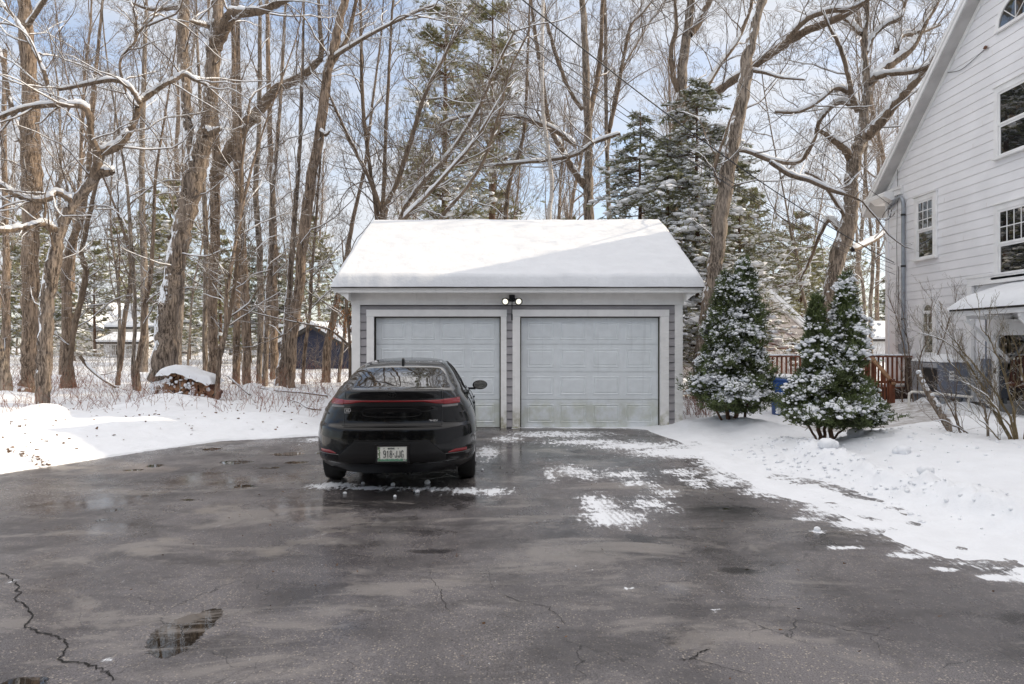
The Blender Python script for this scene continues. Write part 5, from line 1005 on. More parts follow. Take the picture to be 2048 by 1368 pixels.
# ---------------------------------------------------------------- bare shrubs
MINR = .0022
def shrub(name, label, xb, yb, Y, stems, mats, seed, dens=1.0, r=.012, snow=.8, group=None):
    global rng
    keep = rng; rng = np.random.default_rng(seed); C_, S_ = MB(), MB(); s = Y/FP; base = W3(xb, yb, Y)
    for st in stems:
        q = np.array([((x-xb)*s, dy, (yb-y)*s, wd*s/2*.72) for x, y, wd, dy in st]); q = resample(q, 16); q[1:, :3] += rng.normal(0, .008, (15, 3)); P = q[None, :, :3]; rad = np.maximum(q[None, :, 3], .0025)
        v, f = tubes(P, rad, 6); C_.add(v, f); snowon(S_, P, rad, snow, 5, 0, .03)
        L_ = np.linalg.norm(np.diff(q[:, :3], axis=0), axis=1).sum()
        sp, d, ln, rr = spawn(P, rad, max(3, int(L_*9*dens)), .25, 1, .5, 1, np.array([1.0]), .5, .25); ln = rng.uniform(.25, .7, len(ln))*min(1, L_)
        P2, r2 = grow(sp, d, ln, np.clip(rr, .003, .006), np.full(len(ln), .0018), 8, .12, .05); v, f = tubes(P2, r2, 4); C_.add(v, f)
        crown(C_, S_, P2, r2, ln, [(4, .2, 1, .6, .5, .6, .1, 5, .15, .03, 3), (2, .2, 1, .6, .6, .6, .1, 4, .2, 0, 3)], snow)
    rng = keep
    t_ = thing(name, label, 'shrub', tuple(base), group=group); C_.build('branches', MT[mats], t_, True)
    if S_.n: S_.build('snow', MT['snow'], t_, True)
    return t_
shrub('bare_shrub', 'leafless shrub climbing past the conduit at the white house corner', 1830, 845, 15.6,
      [[(1828, 850, 5, 0), (1812, 780, 5, -.1), (1798, 700, 4, -.2), (1785, 640, 3, -.2), (1776, 590, 2, 0)], [(1830, 850, 5, 0), (1822, 760, 4, 0), (1815, 680, 3, 0), (1790, 620, 2, -.3)], [(1832, 850, 4, 0), (1836, 780, 4, -.3), (1850, 700, 3, -.5), (1866, 640, 2, -.6), (1880, 585, 1.5, -.6)],
       [(1834, 848, 4, 0), (1825, 740, 3, -.2), (1842, 660, 3, -.3), (1848, 600, 2, -.3)], [(1826, 850, 4, 0), (1800, 800, 4, -.1), (1790, 740, 3, -.3)]], 'twig', 41, .7)
shrub('bare_shrub', 'big leafless bush with arching olive stems in front of the glass door', 2040, 916, 9.6,
      [[(2040, 918, 12, 0), (2020, 860, 10, .1), (2005, 800, 7, .3), (1975, 730, 5, .4), (1930, 680, 3, .5), (1885, 665, 1.5, .6)], [(2042, 918, 9, 0), (2022, 840, 7, 0), (2000, 770, 5, .2), (1960, 700, 4, .4), (1925, 650, 2, .5)],
       [(2044, 918, 8, 0), (2030, 850, 7, 0), (2024, 770, 5, .1), (2010, 700, 4, .2), (1990, 650, 2, .3)], [(2038, 918, 7, 0), (2015, 870, 6, 0), (1985, 820, 5, -.1), (1940, 780, 3, -.2), (1900, 760, 1.5, -.2)],
       [(2046, 918, 8, 0), (2050, 840, 6, 0), (2058, 760, 4, .1), (2050, 680, 2, .2)], [(2035, 918, 6, 0), (2018, 850, 5, 0), (1990, 790, 4, .4), (1950, 720, 3, .6)], [(2036, 918, 5, 0), (2000, 880, 4, 0), (1960, 840, 3, 0), (1920, 800, 2, .1)]], 'olivetwig', 42, 1.0)
shrub('bare_shrub', 'short dark cut stem with thin shoots between log and big bush', 1983, 915, 9.8,
      [[(1984, 917, 9, 0), (1976, 870, 8, 0), (1972, 830, 7, 0), (1958, 800, 5, 0)], [(1974, 850, 4, 0), (1985, 790, 3, 0), (1980, 740, 2, 0)]], 'bark', 43, .6)
shrub('bare_shrub', 'clump of stems leaning left under a snow-covered pole', 1935, 900, 10.2,
      [[(1920, 893, 5, 0), (1895, 850, 4, .1), (1870, 790, 3, .2), (1858, 730, 1.5, .2)], [(1948, 905, 5, 0), (1915, 850, 4, 0), (1890, 800, 3, 0), (1862, 770, 1.5, 0)], [(1932, 898, 4, 0), (1918, 830, 3, .1), (1922, 760, 2, .1), (1915, 690, 1, .1)], [(1955, 908, 5, 0), (1930, 868, 4, -.1), (1880, 842, 3, -.2), (1845, 836, 1.5, -.2)], [(1940, 895, 5, 0), (1925, 840, 4, .1), (1908, 780, 2, .1)]], 'twig', 44, .5)
pl = MB(); pp = resample(np.array([(*W3(1836, 748, 10.9), .03), (*W3(1856, 785, 10.8), .05), (*W3(1885, 830, 10.6), .055), (*W3(1912, 872, 10.4), .055), (*W3(1926, 894, 10.2), .05)]), 24)
pt = thing('leaning_log', 'snow-topped log leaning diagonally among the bare stems', 'log', tuple(pp[-1, :3])); pl.tube(pp[:, :3]-pp[-1, :3], pp[:, 3], 10); pl.build('log_body', MT['bark'], pt, True)
sb_ = MB(); q = pp[None, :, :3]-pp[-1, :3]; snowon(sb_, q, pp[None, :, 3]*1.0, 1.2, 8, 0, .06); lumps(sb_, q[0]+np.array((0, 0, .035))+rng.normal(0, .015, (24, 3)), np.full((24, 3), .035), ICO2, .2); sb_.build('snow', MT['snow'], pt, True)
# ---------------------------------------------------------------- undergrowth, sticks, leaves
def scatter_stems(name, kind, mat, n, xr, Yr, hr, label=None):
    mb, sb = MB(), MB(); x = rng.uniform(*xr, n); Y = rng.uniform(*Yr, n); X = (x-1024)*Y/FP
    ok = sdf(X, Y) > .7; X, Y = X[ok], Y[ok]; n = len(X); st = np.column_stack((X, Y, H(X, Y)-.03))
    d = np.column_stack((rng.normal(0, .45, n), rng.normal(0, .45, n), np.ones(n))); ln = rng.uniform(*hr, n)
    P, rad = grow(st, d, ln, np.full(n, .0045), np.full(n, .002), 7, .12, 0); v, f = tubes(P, rad, 3); mb.add(v, f)
    crown(mb, sb, P, rad, ln, [(3, .25, 1, .6, .5, .7, .1, 5, .18, 0, 3), (2, .2, 1, .6, .5, .7, .05, 4, .2, 0, 3)], .5)
    o = mb.build(name, MT[mat]); props(o, kind=kind); return o
scatter_stems('undergrowth', 'stuff', 'redtwig', 650, (-60, 700), (16.5, 24), (.25, .8))
scatter_stems('undergrowth', 'stuff', 'redtwig', 300, (0, 640), (13.2, 16.5), (.12, .5))
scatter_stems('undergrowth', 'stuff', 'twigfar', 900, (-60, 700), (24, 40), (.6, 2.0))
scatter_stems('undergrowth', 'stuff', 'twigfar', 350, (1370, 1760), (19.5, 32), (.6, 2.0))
scatter_stems('undergrowth', 'stuff', 'redtwig', 60, (1370, 1420), (13.6, 15.0), (.4, 1.0))
MT['leaf'] = simple('dead_leaf', (.32, .15, .06), .7, var=.35, sc_=8, bump=0); MT['leaf2'] = simple('dead_leaf_ground', (.13, .07, .035), .8, var=.4, sc_=8, bump=0)
lf = MB(); n = 260; X = rng.uniform(-9, -3.5, n); Y = rng.uniform(9, 17, n); ok = sdf(X, Y) > .4; X, Y = X[ok], Y[ok]
e = 110; a = rng.normal(-6.05, .40, e); b = 9.02+(a+6.05)*-.45+rng.normal(0, .05, e); X = np.concatenate((X, a)); Y = np.concatenate((Y, b)); n = len(X)
blades(lf, np.column_stack((X, Y, H(X, Y)+.012)), np.column_stack((rng.normal(0, 1, n), rng.normal(0, 1, n), rng.normal(0, .25, n))), rng.uniform(.02, .06, n), rng.uniform(.015, .04, n)); props(lf.build('leaf_litter', MT['leaf2']), kind='stuff')
lf = MB(); n = 130; X = rng.uniform(-3.5, 4, n); Y = rng.uniform(3, 9, n); blades(lf, np.column_stack((X, Y, 0*X+.014)), np.column_stack((rng.normal(0, 1, n), rng.normal(0, 1, n), 0*X+.2)), rng.uniform(.008, .022, n), rng.uniform(.006, .014, n)); props(lf.build('leaf_litter', MT['leaf2']), kind='stuff')
# fallen branches
def fallen(label, Y, pts, w0):
    mb, sb = MB(), MB(); q = np.array([(*W3(x, y, Yy), w0*(1-.6*i/len(pts))) for i, (x, y, Yy) in enumerate(pts)])
    for r_ in q: r_[2] = max(r_[2], hz(r_[0], r_[1])+.01)
    q = resample(q, 18); P = q[None, :, :3]-q[0, :3]; rad = q[None, :, 3]; v, f = tubes(P, rad, 7); mb.add(v, f); snowon(sb, P, rad, 1, 6, 0)
    s, d, ln, r = spawn(P, rad, 5, .3, 1, .6, 1, np.array([1.]), .5, .1); ln = rng.uniform(.2, .6, 5); P2, r2 = grow(s, d, ln, r, r*.3, 6, .15, 0); v, f = tubes(P2, r2, 4); mb.add(v, f)
    t_ = thing('fallen_branch', label, 'branch', tuple(q[0, :3])); mb.build('branch_wood', MT['twig'], t_, True); sb.build('snow', MT['snow'], t_, True)
fallen('snow-topped bough slanting down to the ground among the left trunks', 19, [(160, 712, 19), (178, 735, 19), (205, 758, 18.6), (232, 775, 18.6)], .05)
fallen('dark branch on the snow close behind the parked car, left side', 15, [(642, 826, 14.2), (615, 818, 14.4), (600, 806, 14.8), (580, 800, 15)], .02)
fallen('long stick lying across the snow left of the car', 16, [(655, 792, 16.4), (610, 786, 16.6), (560, 782, 17), (520, 776, 17.3)], .022)
fallen('short stick poking out of the snow in front of the woodpile', 15.5, [(364, 818, 14.6), (352, 805, 15), (340, 794, 15.3)], .028)
fallen('slanting stick behind the split-topped trunks', 18, [(500, 790, 17.6), (478, 772, 18.2), (455, 752, 18.6)], .025)
# clinging brown leaves on a young beech beside the garage
bt = traced('beech_tree', 'young beech keeping its orange-brown dead leaves beside the garage wall', 18.6, [
    [(700, 770, 9), (700, 700, 8), (696, 640, 7), (690, 560, 5), (684, 480, 3)], ([(697, 690, 5), (660, 660, 4), (610, 648, 3), (560, 638, 2.5), (470, 616, 2)], 0, -.5), ([(698, 650, 5), (720, 600, 4), (712, 540, 2)], 0, .6), ([(694, 600, 4), (672, 570, 3), (650, 545, 2)], 0, .2)], ('twig', 'twig'), .5, snow=.6)
lf = MB(); pts = []
for (x, y, sx_, sy_, k) in ((690, 640, 16, 34, 90), (712, 610, 10, 40, 60), (668, 660, 16, 14, 30), (640, 652, 14, 8, 14), (600, 640, 16, 6, 10), (560, 636, 8, 5, 6), (706, 575, 12, 20, 22), (676, 600, 14, 10, 14)):
    for i in range(k): Yd = 18.6+rng.normal(0, .3); pts.append(W3(x+rng.normal(0, sx_*.6), y+rng.normal(0, sy_*.6), Yd))
pts = np.array(pts)-np.array(bt.location); n = len(pts); blades(lf, pts, np.column_stack((rng.normal(0, .35, n), rng.normal(0, .35, n), -np.ones(n))), rng.uniform(.05, .11, n), rng.uniform(.025, .05, n)); lf.build('dead_leaves', MT['leaf'], bt)
# ---------------------------------------------------------------- woodpile
MT['endgrain'] = simple('cut_wood_end', (.24, .13, .07), .8, var=.6, sc_=14, bump=.3); MT['redbark'] = simple('wet_log_bark', (.09, .038, .022), .8, var=.5, sc_=9, bump=.5, bsc=30, bd=.02)
def logmesh(r, L_):
    mb = MB(); k = 11; an = np.linspace(0, 2*math.pi, k, endpoint=False); rr = r*(1+rng.uniform(-.18, .15, k)); V = [(rr[i]*math.cos(an[i]), y, rr[i]*math.sin(an[i])) for y in (0, L_) for i in range(k)]
    mb.add(V, [(i, (i+1) % k, k+(i+1) % k, k+i) for i in range(k)], 0); mb.add(V[:k], [list(range(k))], 1); mb.add(V[k:], [list(range(k))], 1)
    return mb.build('firewood_log', [MT['redbark'], MT['endgrain']])
lb0 = W3(378, 804, 16.6); zb = hz(lb0[0], lb0[1]+.3)-.05
src = [logmesh(r, .5) for r in (.055, .065, .05, .075)]; used = [0]*4; row = 0; z = zb+.05
for row in range(7):
    wid = 1.22-.06*row-(.35 if row > 4 else 0); xl = -.62+.03*row+(.0 if row < 5 else .02); x = xl; 
    while x < xl+wid:
        k = int(rng.integers(0, 4)); rr = (.055, .065, .05, .075)[k]
        o = src[k] if not used[k] else src[k].copy()
        if used[k]: COL.objects.link(o)
        used[k] = 1; o.location = (lb0[0]+x+rr, 16.45+rng.uniform(-.07, .07)+.0*row, z+rng.uniform(-.012, .012)); o.rotation_euler = (rng.uniform(-.05, .05), rng.uniform(0, 6), rng.uniform(-.18, .18))
        props(o, 'split firewood log in the stacked woodpile at the oak foot', 'log', 'firewood logs stacked by the oak'); x += 2*rr
    z += .105
sx_ = MB(); nx_, ny_ = 60, 24; X, Y = np.meshgrid(np.linspace(-.66, .70, nx_), np.linspace(-.12, .6, ny_)); e = np.minimum.reduce([X+.66, .70-X, Y+.12, .6-Y])
top = .72-.20*sst(-.1, .7, X)+.06*np.exp(-((X+.25)/.25)**2); Z = top+.14*np.clip(e/.16, 0, 1)**.5+fbm(X, Y, 5, 3)*.09-.12*sst(.1, 0, e)*(fbm(X, Y, 9, 2)+.5)
i = np.arange(nx_*ny_).reshape(ny_, nx_); sx_.add(np.stack((X, Y, Z), -1).reshape(-1, 3), np.stack((i[:-1, :-1], i[:-1, 1:], i[1:, 1:], i[1:, :-1]), -1).reshape(-1, 4))
m = 40; lumps(sx_, np.column_stack((rng.uniform(-.6, .62, m), np.full(m, -.05), rng.uniform(.12, .62, m))), rng.uniform(.015, .05, (m, 3)), ICO2, .25)
wsn = sx_.build('snow_heap', MT['snow'], None, True, loc=(lb0[0], 16.4, zb)); props(wsn, 'thick snow cap lying on the stacked firewood', 'snow')
# ---------------------------------------------------------------- snow chunks
def chunk(x, y, r, lab, grp='small snow chunks on the asphalt'):
    X0, Y0 = gnd(x, y); mb = MB(); lumps(mb, np.zeros((1, 3)), np.array([(r, r*.9, r*.8)]), ICO3, .12); o = mb.build('snow_chunk', MT['snow'], None, True, loc=(X0, Y0, r*.5)); o.rotation_euler = (0, 0, rng.uniform(0, 6)); props(o, lab, 'snow chunk', grp)
for x, y, r, lab in ((726, 968, .022, 'small snow chunk behind the car, leftmost of the row'), (786, 971, .026, 'snow chunk behind the car under the licence plate'), (855, 968, .036, 'largest round snow chunk behind the car'), (835, 985, .026, 'flat snow chunk on the snow line behind the car, right of the plate'), (690, 988, .02, 'tiny snow chunk nearest behind the left rear wheel'), (790, 994, .018, 'tiny snow chunk alone on the dark asphalt behind the plate'), (965, 941, .018, 'tiny snow chunk right of the right rear wheel'), (1634, 1062, .03, 'snow chunk on the asphalt at the right, before the snow edge')): chunk(x, y, r, lab)
for x, y, r, lab in ((1712, 880, .11, 'rounded snow boulder right of the nearer evergreen'), (1655, 905, .10, 'snow lump at the stems of the nearer evergreen'), (1805, 905, .09, 'snow lump beside the shovelled path'), (1850, 958, .07, 'snow lump on the smooth snow near the bare stems')):
    Y0 = FP*(CAMH-.2)/(y-684); X0 = (x-1024)*Y0/FP; mb = MB(); lumps(mb, np.zeros((1, 3)), np.array([(r*1.2, r, r*.8)]), ICO3, .10); lumps(mb, rng.normal(0, r*.5, (5, 3))*np.array((1, 1, .3)), np.full((5, 3), r*.5), ICO2, .15); o = mb.build('snow_lump', MT['snow'], None, True, loc=(X0, Y0, hz(X0, Y0)+r*.25)); props(o, lab, 'snow lump')
# crumbs along the plough ridge: uncountable
cr_ = MB(); n = 380; Y = rng.uniform(4.2, 10.5, n); X = np.interp(Y, [4.8, 5.4, 6.4, 7.8, 9.6, 11.2], [3.7, 3.45, 3.3, 3.0, 2.95, 3.05])+rng.normal(.95, .28, n); sz = rng.uniform(.006, .03, n)*rng.uniform(.4, 1, n); lumps(cr_, np.column_stack((X, Y, H(X, Y)+sz*.3)), np.column_stack((sz*1.2, sz, sz*.8)), ICO1, .3)
n = 220; X = rng.uniform(3.2, 7.5, n); Y = rng.normal(9.7, .8, n); sz = rng.uniform(.006, .035, n)*rng.uniform(.4, 1, n); lumps(cr_, np.column_stack((X, Y, H(X, Y)+sz*.3)), np.column_stack((sz*1.2, sz, sz*.8)), ICO1, .3)
props(cr_.build('snow_crumbs', MT['snow'], None, True), kind='stuff')
# ---------------------------------------------------------------- the parked car
def paintmat(name, c, rough=.12, dirt=.5):
    t = NT(name); v = t.coord(); n = t.noise(v, 5, 7, .7); n2 = t.noise(v, 160, 2, .5); s = t.new('SeparateXYZ'); t.lk(v, s.inputs[0])
    f = t.math('MULTIPLY', t.rng(n, .45, .75), dirt*.35); f = t.math('MULTIPLY', f, t.rng(s.outputs['Z'], 1.25, .3, .4, 1.0))
    f = t.math('ADD', f, t.math('MULTIPLY', t.rng(n2, .70, .76), .25*dirt))
    t.set(Base_Color=t.mix(f, c, (.07, .062, .055)), Roughness=t.math('ADD', rough, t.math('MULTIPLY', f, .8))); t.b.inputs['Specular IOR Level'].default_value = .15; t.b.inputs['Coat Weight'].default_value = .4; t.b.inputs['Coat Roughness'].default_value = .04
    return t.m
MT['carpaint'] = paintmat('black_car_paint', (.003, .0032, .004), .1, .3); MT['carplast'] = simple('black_trim_plastic', (.006, .006, .007), .4, bump=.1, world=False)
MT['tyre'] = simple('tyre_rubber', (.018, .018, .018), .85); MT['rim'] = simple('wheel_rim', (.25, .25, .27), .3, .8)
tr = NT('red_lens'); tr.set(Base_Color=(.20, .004, .008), Roughness=.22); tr.b.inputs['Coat Weight'].default_value = .2; MT['redlens'] = tr.m
tr = NT('dark_red_lens'); tr.set(Base_Color=(.12, .003, .005), Roughness=.15); MT['redlens2'] = tr.m
MT['revlamp'] = simple('smoked_lamp', (.16, .15, .15), .15, bump=0); MT['chrome'] = simple('chrome_trim', (.6, .6, .62), .18, 1.0, bump=0); MT['bright'] = simple('badge_silver', (.75, .75, .76), .3, .4, bump=0)
tcg = NT('car_glass'); tcg.set(Base_Color=(.006, .008, .009), Roughness=.015); tcg.b.inputs['IOR'].default_value = 3.3; MT['carglass'] = tcg.m
MT['mirrorglass'] = simple('mirror_glass', (.5, .55, .55), .02, 1.0, bump=0)
YAW = R(3.3)
car = thing('parked_car', 'black hatchback sedan parked facing the left garage door', 'car', (-1.285, 7.27, 0), YAW)
def I(z, pts): p = np.array(pts); return np.interp(z, p[:, 0], p[:, 1])
REAR = [(.20, .30), (.30, .12), (.345, .055), (.36, .03), (.40, .012), (.45, .0), (.55, .006), (.62, .012), (.70, .02), (.735, .035), (.75, .07), (.80, .088), (.90, .095), (.965, .085), (1.03, .075), (1.09, .05), (1.12, .045), (1.135, .065), (1.145, .17), (1.17, .25), (1.21, .38), (1.26, .55), (1.31, .74), (1.35, .93), (1.375, 1.12), (1.395, 1.36), (1.415, 1.68), (1.427, 2.0), (1.432, 2.35)]
FRONT = [(.20, 4.3), (.3, 4.52), (.4, 4.59), (.6, 4.57), (.7, 4.48), (.8, 4.3), (.88, 4.05), (.95, 3.75), (1.0, 3.5), (1.1, 3.25), (1.2, 3.02), (1.3, 2.82), (1.38, 2.65), (1.42, 2.5), (1.432, 2.4)]
WID = [(.20, .74), (.27, .85), (.36, .88), (.5, .895), (.62, .90), (.72, .89), (.80, .875), (.88, .85), (.95, .815), (1.0, .775), (1.05, .742), (1.135, .705), (1.2, .665), (1.28, .615), (1.34, .565), (1.38, .515), (1.41, .44), (1.425, .34), (1.432, .15)]
CRN = [(.2, .85), (.4, .80), (.6, .82), (.75, .86), (.95, .95), (1.05, 1.0), (1.135, 1.15), (1.3, 1.2), (1.432, 1.0)]
def smooth1(pts, zz):
    g = np.linspace(.18, 1.435, 600); y = I(g, pts); k = np.ones(9)/9; y = np.convolve(np.pad(y, 4, 'edge'), k, 'valid'); return np.interp(zz, g, y)
def ring(z, th):
    """th in 0..1 : rear centre -> side -> front centre; returns half outline (x,y)"""
    yr, yf, w_ = smooth1(REAR, z), I(z, FRONT), I(z, WID); a = I(z, CRN); b = min(1.1, (yf-yr)*.4); a = min(a, (yf-yr)*.45); n = 2.9
    mid0, mid1 = yr+a, yf-b
    if th < .4:
        q = th/.4*math.pi/2; return w_*math.sin(q)**(2/n), yr+a-a*math.cos(q)**(2/n)
    if th < .6: return w_, mid0+(mid1-mid0)*(th-.4)/.2
    q = (1-th)/.4*math.pi/2; return w_*math.sin(q)**(2/n), yf-b+b*math.cos(q)**(2/n)
# parameter so that points spread evenly on the rear corner
ths = np.concatenate((np.linspace(0, .4, 56)**1.0, np.linspace(.4, .6, 46)[1:], np.linspace(.6, 1, 30)[1:]))
def remap(t):
    return t
zs = np.unique(np.round(np.concatenate((np.linspace(.20, .34, 6), np.linspace(.34, .80, 36), np.linspace(.80, 1.11, 22), np.linspace(1.11, 1.15, 9), np.linspace(1.15, 1.40, 26), np.linspace(1.40, 1.432, 8))), 4))
G = np.zeros((len(zs), len(ths), 3))
for i, z in enumerate(zs):
    for j, th in enumerate(ths): G[i, j] = (*ring(z, th), z)
for wy in (1.08, 3.68):      # wheel-arch flare
    q = np.exp(-((G[..., 1]-wy)/.42)**2)*sst(.95, .55, G[..., 2]); G[..., 0] += .018*q*(G[..., 0] > .6)
# roof crown, deck crown
G[..., 2] += -.012*(np.abs(G[..., 0])/.9)**2*sst(1.0, 1.1, G[..., 2])*1.5
# upper deck: outer ends of spoiler fall a little
G[..., 2] -= .055*sst(.45, .75, G[..., 0])*np.exp(-((G[..., 2]-1.12)/.05)**2)*sst(.9, .1, G[..., 1])
gl = {'body': MB(), 'rear_window': MB(), 'side_window': MB(), 'windshield': MB(), 'trim': MB()}
ni, nj = G.shape[:2]
def cls(c):
    x, y, z = c
    if z < .338: return 'trim'
    if 1.139 < z < 1.374 and y < 2.3 and x < .572-.035*y: return 'rear_window'
    if 1.02 < z < 1.365 and x > .50+.0*y and 1.15+max(0, (z-1.02))*1.35 < y < 3.4-(z-1.0)*2.0 and x > I(z, WID)*.93: return 'side_window'
    if z > 1.02 and y > 2.7 and z < 1.40 and x < I(z, WID)*.9: return 'windshield'
    return 'body'
wheels = [(1.08, .335, .365), (3.68, .335, .365)]
keepf = {k: [] for k in gl}
for i in range(ni-1):
    for j in range(nj-1):
        c = (G[i, j]+G[i+1, j]+G[i, j+1]+G[i+1, j+1])/4
        if c[0] > .6 and any((c[1]-wy)**2+(c[2]-wz)**2 < wr*wr for wy, wz, wr in wheels): continue
        keepf[cls(c)].append((i, j))
V0 = G.reshape(-1, 3).copy()
for wy, wz, wr in wheels:   # snap the cut edge onto the arch
    d = np.hypot(V0[:, 1]-wy, V0[:, 2]-wz); m = (V0[:, 0] > .6) & (np.abs(d-wr) < .022); V0[m, 1] = wy+(V0[m, 1]-wy)/d[m]*wr; V0[m, 2] = wz+(V0[m, 2]-wz)/d[m]*wr
for k, lst in keepf.items():
    if not lst: continue
    a = np.array(lst); idx = lambda di, dj: (a[:, 0]+di)*nj+a[:, 1]+dj
    q = np.stack((idx(0, 0), idx(0, 1), idx(1, 1), idx(1, 0)), 1); mb = gl[k]
    Vm = V0*np.array((-1, 1, 1)); n = len(V0)
    u, inv = np.unique(q, return_inverse=True); mb.add(V0[u], inv.reshape(q.shape)); mb.add(Vm[u], inv.reshape(q.shape)[:, ::-1])
top = np.array([(x, y, 1.4325-.0005) for x, y in []])
import bmesh
def carbuild(mb, name, m, par=car, smooth=True, weld=True):
    o = mb.build(name, m, par, smooth)
    if weld:
        bm = bmesh.new(); bm.from_mesh(o.data); bmesh.ops.remove_doubles(bm, verts=bm.verts, dist=.0004); bmesh.ops.recalc_face_normals(bm, faces=bm.faces); bm.to_mesh(o.data); bm.free()
    return o
# close the roof: last ring to its mirror
last = G[-1]; mb = gl['body']; n = nj
cap = np.vstack((last, last*np.array((-1, 1, 1)))); mb.add(cap, [(j, j+1, n+j+1, n+j) for j in range(n-1)])
body = carbuild(gl['body'], 'body', MT['carpaint'])
carbuild(gl['trim'], 'lower_valance', MT['carplast'])
for k in ('rear_window', 'side_window', 'windshield'):
    carbuild(gl[k], k, MT['carglass'])
def ry(x, z):
    """rear surface y at lateral x and height z"""
    yr, w_, a = smooth1(REAR, z), I(z, WID), I(z, CRN); n = 2.9; u = min(abs(x)/w_, .9995)
    return yr+a-a*(1-u**n)**(1/n)
def strip(mb, xs_, zlo, zhi, off, nz=6, m=0):
    """panel hugging the rear surface between curves zlo(x), zhi(x); off = how proud"""
    V = []; nx_ = len(xs_)
    for i in range(nz+1):
        for x in xs_:
            z = zlo(x)+(zhi(x)-zlo(x))*i/nz; e = 1.0 if 0 < i < nz else .35; V.append((x, ry(x, z)-off*e-.0008, z))
    idx = np.arange((nz+1)*nx_).reshape(nz+1, nx_); mb.add(V, np.stack((idx[:-1, :-1], idx[:-1, 1:], idx[1:, 1:], idx[1:, :-1]), -1).reshape(-1, 4), m)
xs_ = np.linspace(-.70, .70, 90)
lo = lambda x: 1.028-.064*float(sst(.28, .50, abs(x)))-.020; hi = lambda x: 1.052-.018*float(sst(.3, .7, abs(x)))
mb = MB(); strip(mb, xs_, lambda x: .955, lambda x: 1.040-.01*abs(x), .003, 6); carbuild(mb, 'lamp_housing', MT['carplast'])
mb = MB(); strip(mb, xs_, lambda x: 1.001-.026*float(sst(.30, .52, abs(x))), lambda x: 1.021-.004*abs(x), .010, 5); tl = carbuild(mb, 'light_bar', MT['redlens'])
for s in (-1, 1):
    mb = MB(); strip(mb, np.linspace(s*.545, s*.72, 14), lambda x: .968, lambda x: 1.024, .014, 5); tlx = carbuild(mb, 'tail_light', MT['redlens'])
    mb = MB(); strip(mb, np.linspace(s*.53, s*.70, 14), lambda x: .938, lambda x: .960, .004, 3); carbuild(mb, 'reverse_lamp', MT['revlamp'])
    mb = MB(); strip(mb, np.linspace(s*.525, s*.533, 3), lambda x: .75, lambda x: 1.13, .0025, 14); carbuild(mb, 'panel_gap', MT['carplast'])
    mb = MB(); strip(mb, np.linspace(s*.60, s*.80, 16), lambda x: .452-.02*(abs(x)-.6)/.2*0+(.0), lambda x: .452+.034*min(1, (abs(x)-.585)/.09), .006, 4); carbuild(mb, 'reflector', MT['redlens'])
    mb = MB(); strip(mb, np.linspace(s*.56, s*.83, 20), lambda x: .441, lambda x: .446, .009, 2); carbuild(mb, 'bumper_trim', MT['revlamp'])
# black diffuser area with a crease line
zt = lambda x: .595-.155*float(np.clip((abs(x)-.40)/.17, 0, 1))
mb = MB(); strip(mb, np.linspace(-.575, .575, 80), lambda x: .355, zt, .004, 10); carbuild(mb, 'diffuser', MT['carplast'])
mb = MB(); q = np.array([(x, ry(x, zt(x))-.006, zt(x)) for x in np.linspace(-.575, .575, 90)]); mb.tube(q, .0035, 6); carbuild(mb, 'diffuser_edge', MT['chrome'] if False else MT['carpaint'])
mb = MB(); q = np.array([(x, ry(x, .735)-.001, .742+.02*abs(x)) for x in np.linspace(-.535, .535, 60)]); mb.tube(q, .005, 6); carbuild(mb, 'panel_gap', MT['carplast'])
# oval pressing on the hatch
mb = MB(); an = np.linspace(0, 2*math.pi, 90); q = []
for a in an:
    x = -.01+.315*np.sign(math.cos(a))*abs(math.cos(a))**.45; z = .885+.046*np.sign(math.sin(a))*abs(math.sin(a))**.7; q.append((x, ry(x, z)+.0005, z))
mb.tube(np.array(q), .0042, 6, cap=False); carbuild(mb, 'hatch_crease', MT['carpaint'])
# handle / badges
def text(s, size, loc, m, name, par=car, rx=R(90), ext=.0015):
    cu = bpy.data.curves.new(name, 'FONT'); cu.body = s; cu.size = size; cu.extrude = ext; cu.align_x = 'CENTER'; cu.align_y = 'CENTER'; cu.offset = size*.012
    o = bpy.data.objects.new(name+'_tmp', cu); COL.objects.link(o); bpy.context.view_layer.update()
    me = bpy.data.meshes.new_from_object(o.evaluated_get(bpy.context.evaluated_depsgraph_get())); bpy.data.objects.remove(o)
    n = bpy.data.objects.new(name, me); COL.objects.link(n); me.materials.clear(); me.materials.append(m); n.parent = par; n.location = loc; n.rotation_euler = (rx, 0, 0); return n
bx_ = -.475; by = ry(bx_, .905)-.006
mb = MB(); 
for (a, b, c, d) in ((-.046, .046, .022, .025), (-.046, .046, -.025, -.022), (-.046, -.043, -.022, .022), (.043, .046, -.022, .022)): mb.box(bx_+a, bx_+b, by-.002, by+.002, .905+c, .905+d)
bdg = mb.build('badge_frame', MT['bright'], car); text('XLE', .040, (bx_, by-.001, .905), MT['bright'], 'badge_letters')
hx = .43; hy = ry(hx, .795)-.006
tx = text('HEV', .030, (hx+.022, hy, .797), MT['bright'], 'badge_letters'); tx.scale = (1.25, 1, 1)
mb = MB(); a = np.linspace(0, 2*math.pi, 20); mb.tube(np.column_stack((hx-.028+.010*np.cos(a), np.full(20, hy-.001), .797+.010*np.sin(a))), .002, 5, cap=False); mb.tube([(hx-.026, hy-.001, .797), (hx-.008, hy-.001, .797)], .002, 5); mb.build('badge_symbol', MT['bright'], car)
# centre emblem: three overlapping ovals, black gloss
mb = MB()
for rx_, rz_, cz_ in ((.048, .030, 0), (.014, .028, 0), (.030, .010, .012)): mb.tube(np.column_stack((rx_*np.cos(a), np.full(20, ry(0, 1.085)-.006), 1.085+cz_+rz_*np.sin(a))), .003, 5, cap=False)
mb.build('emblem', MT['carplast'], car)
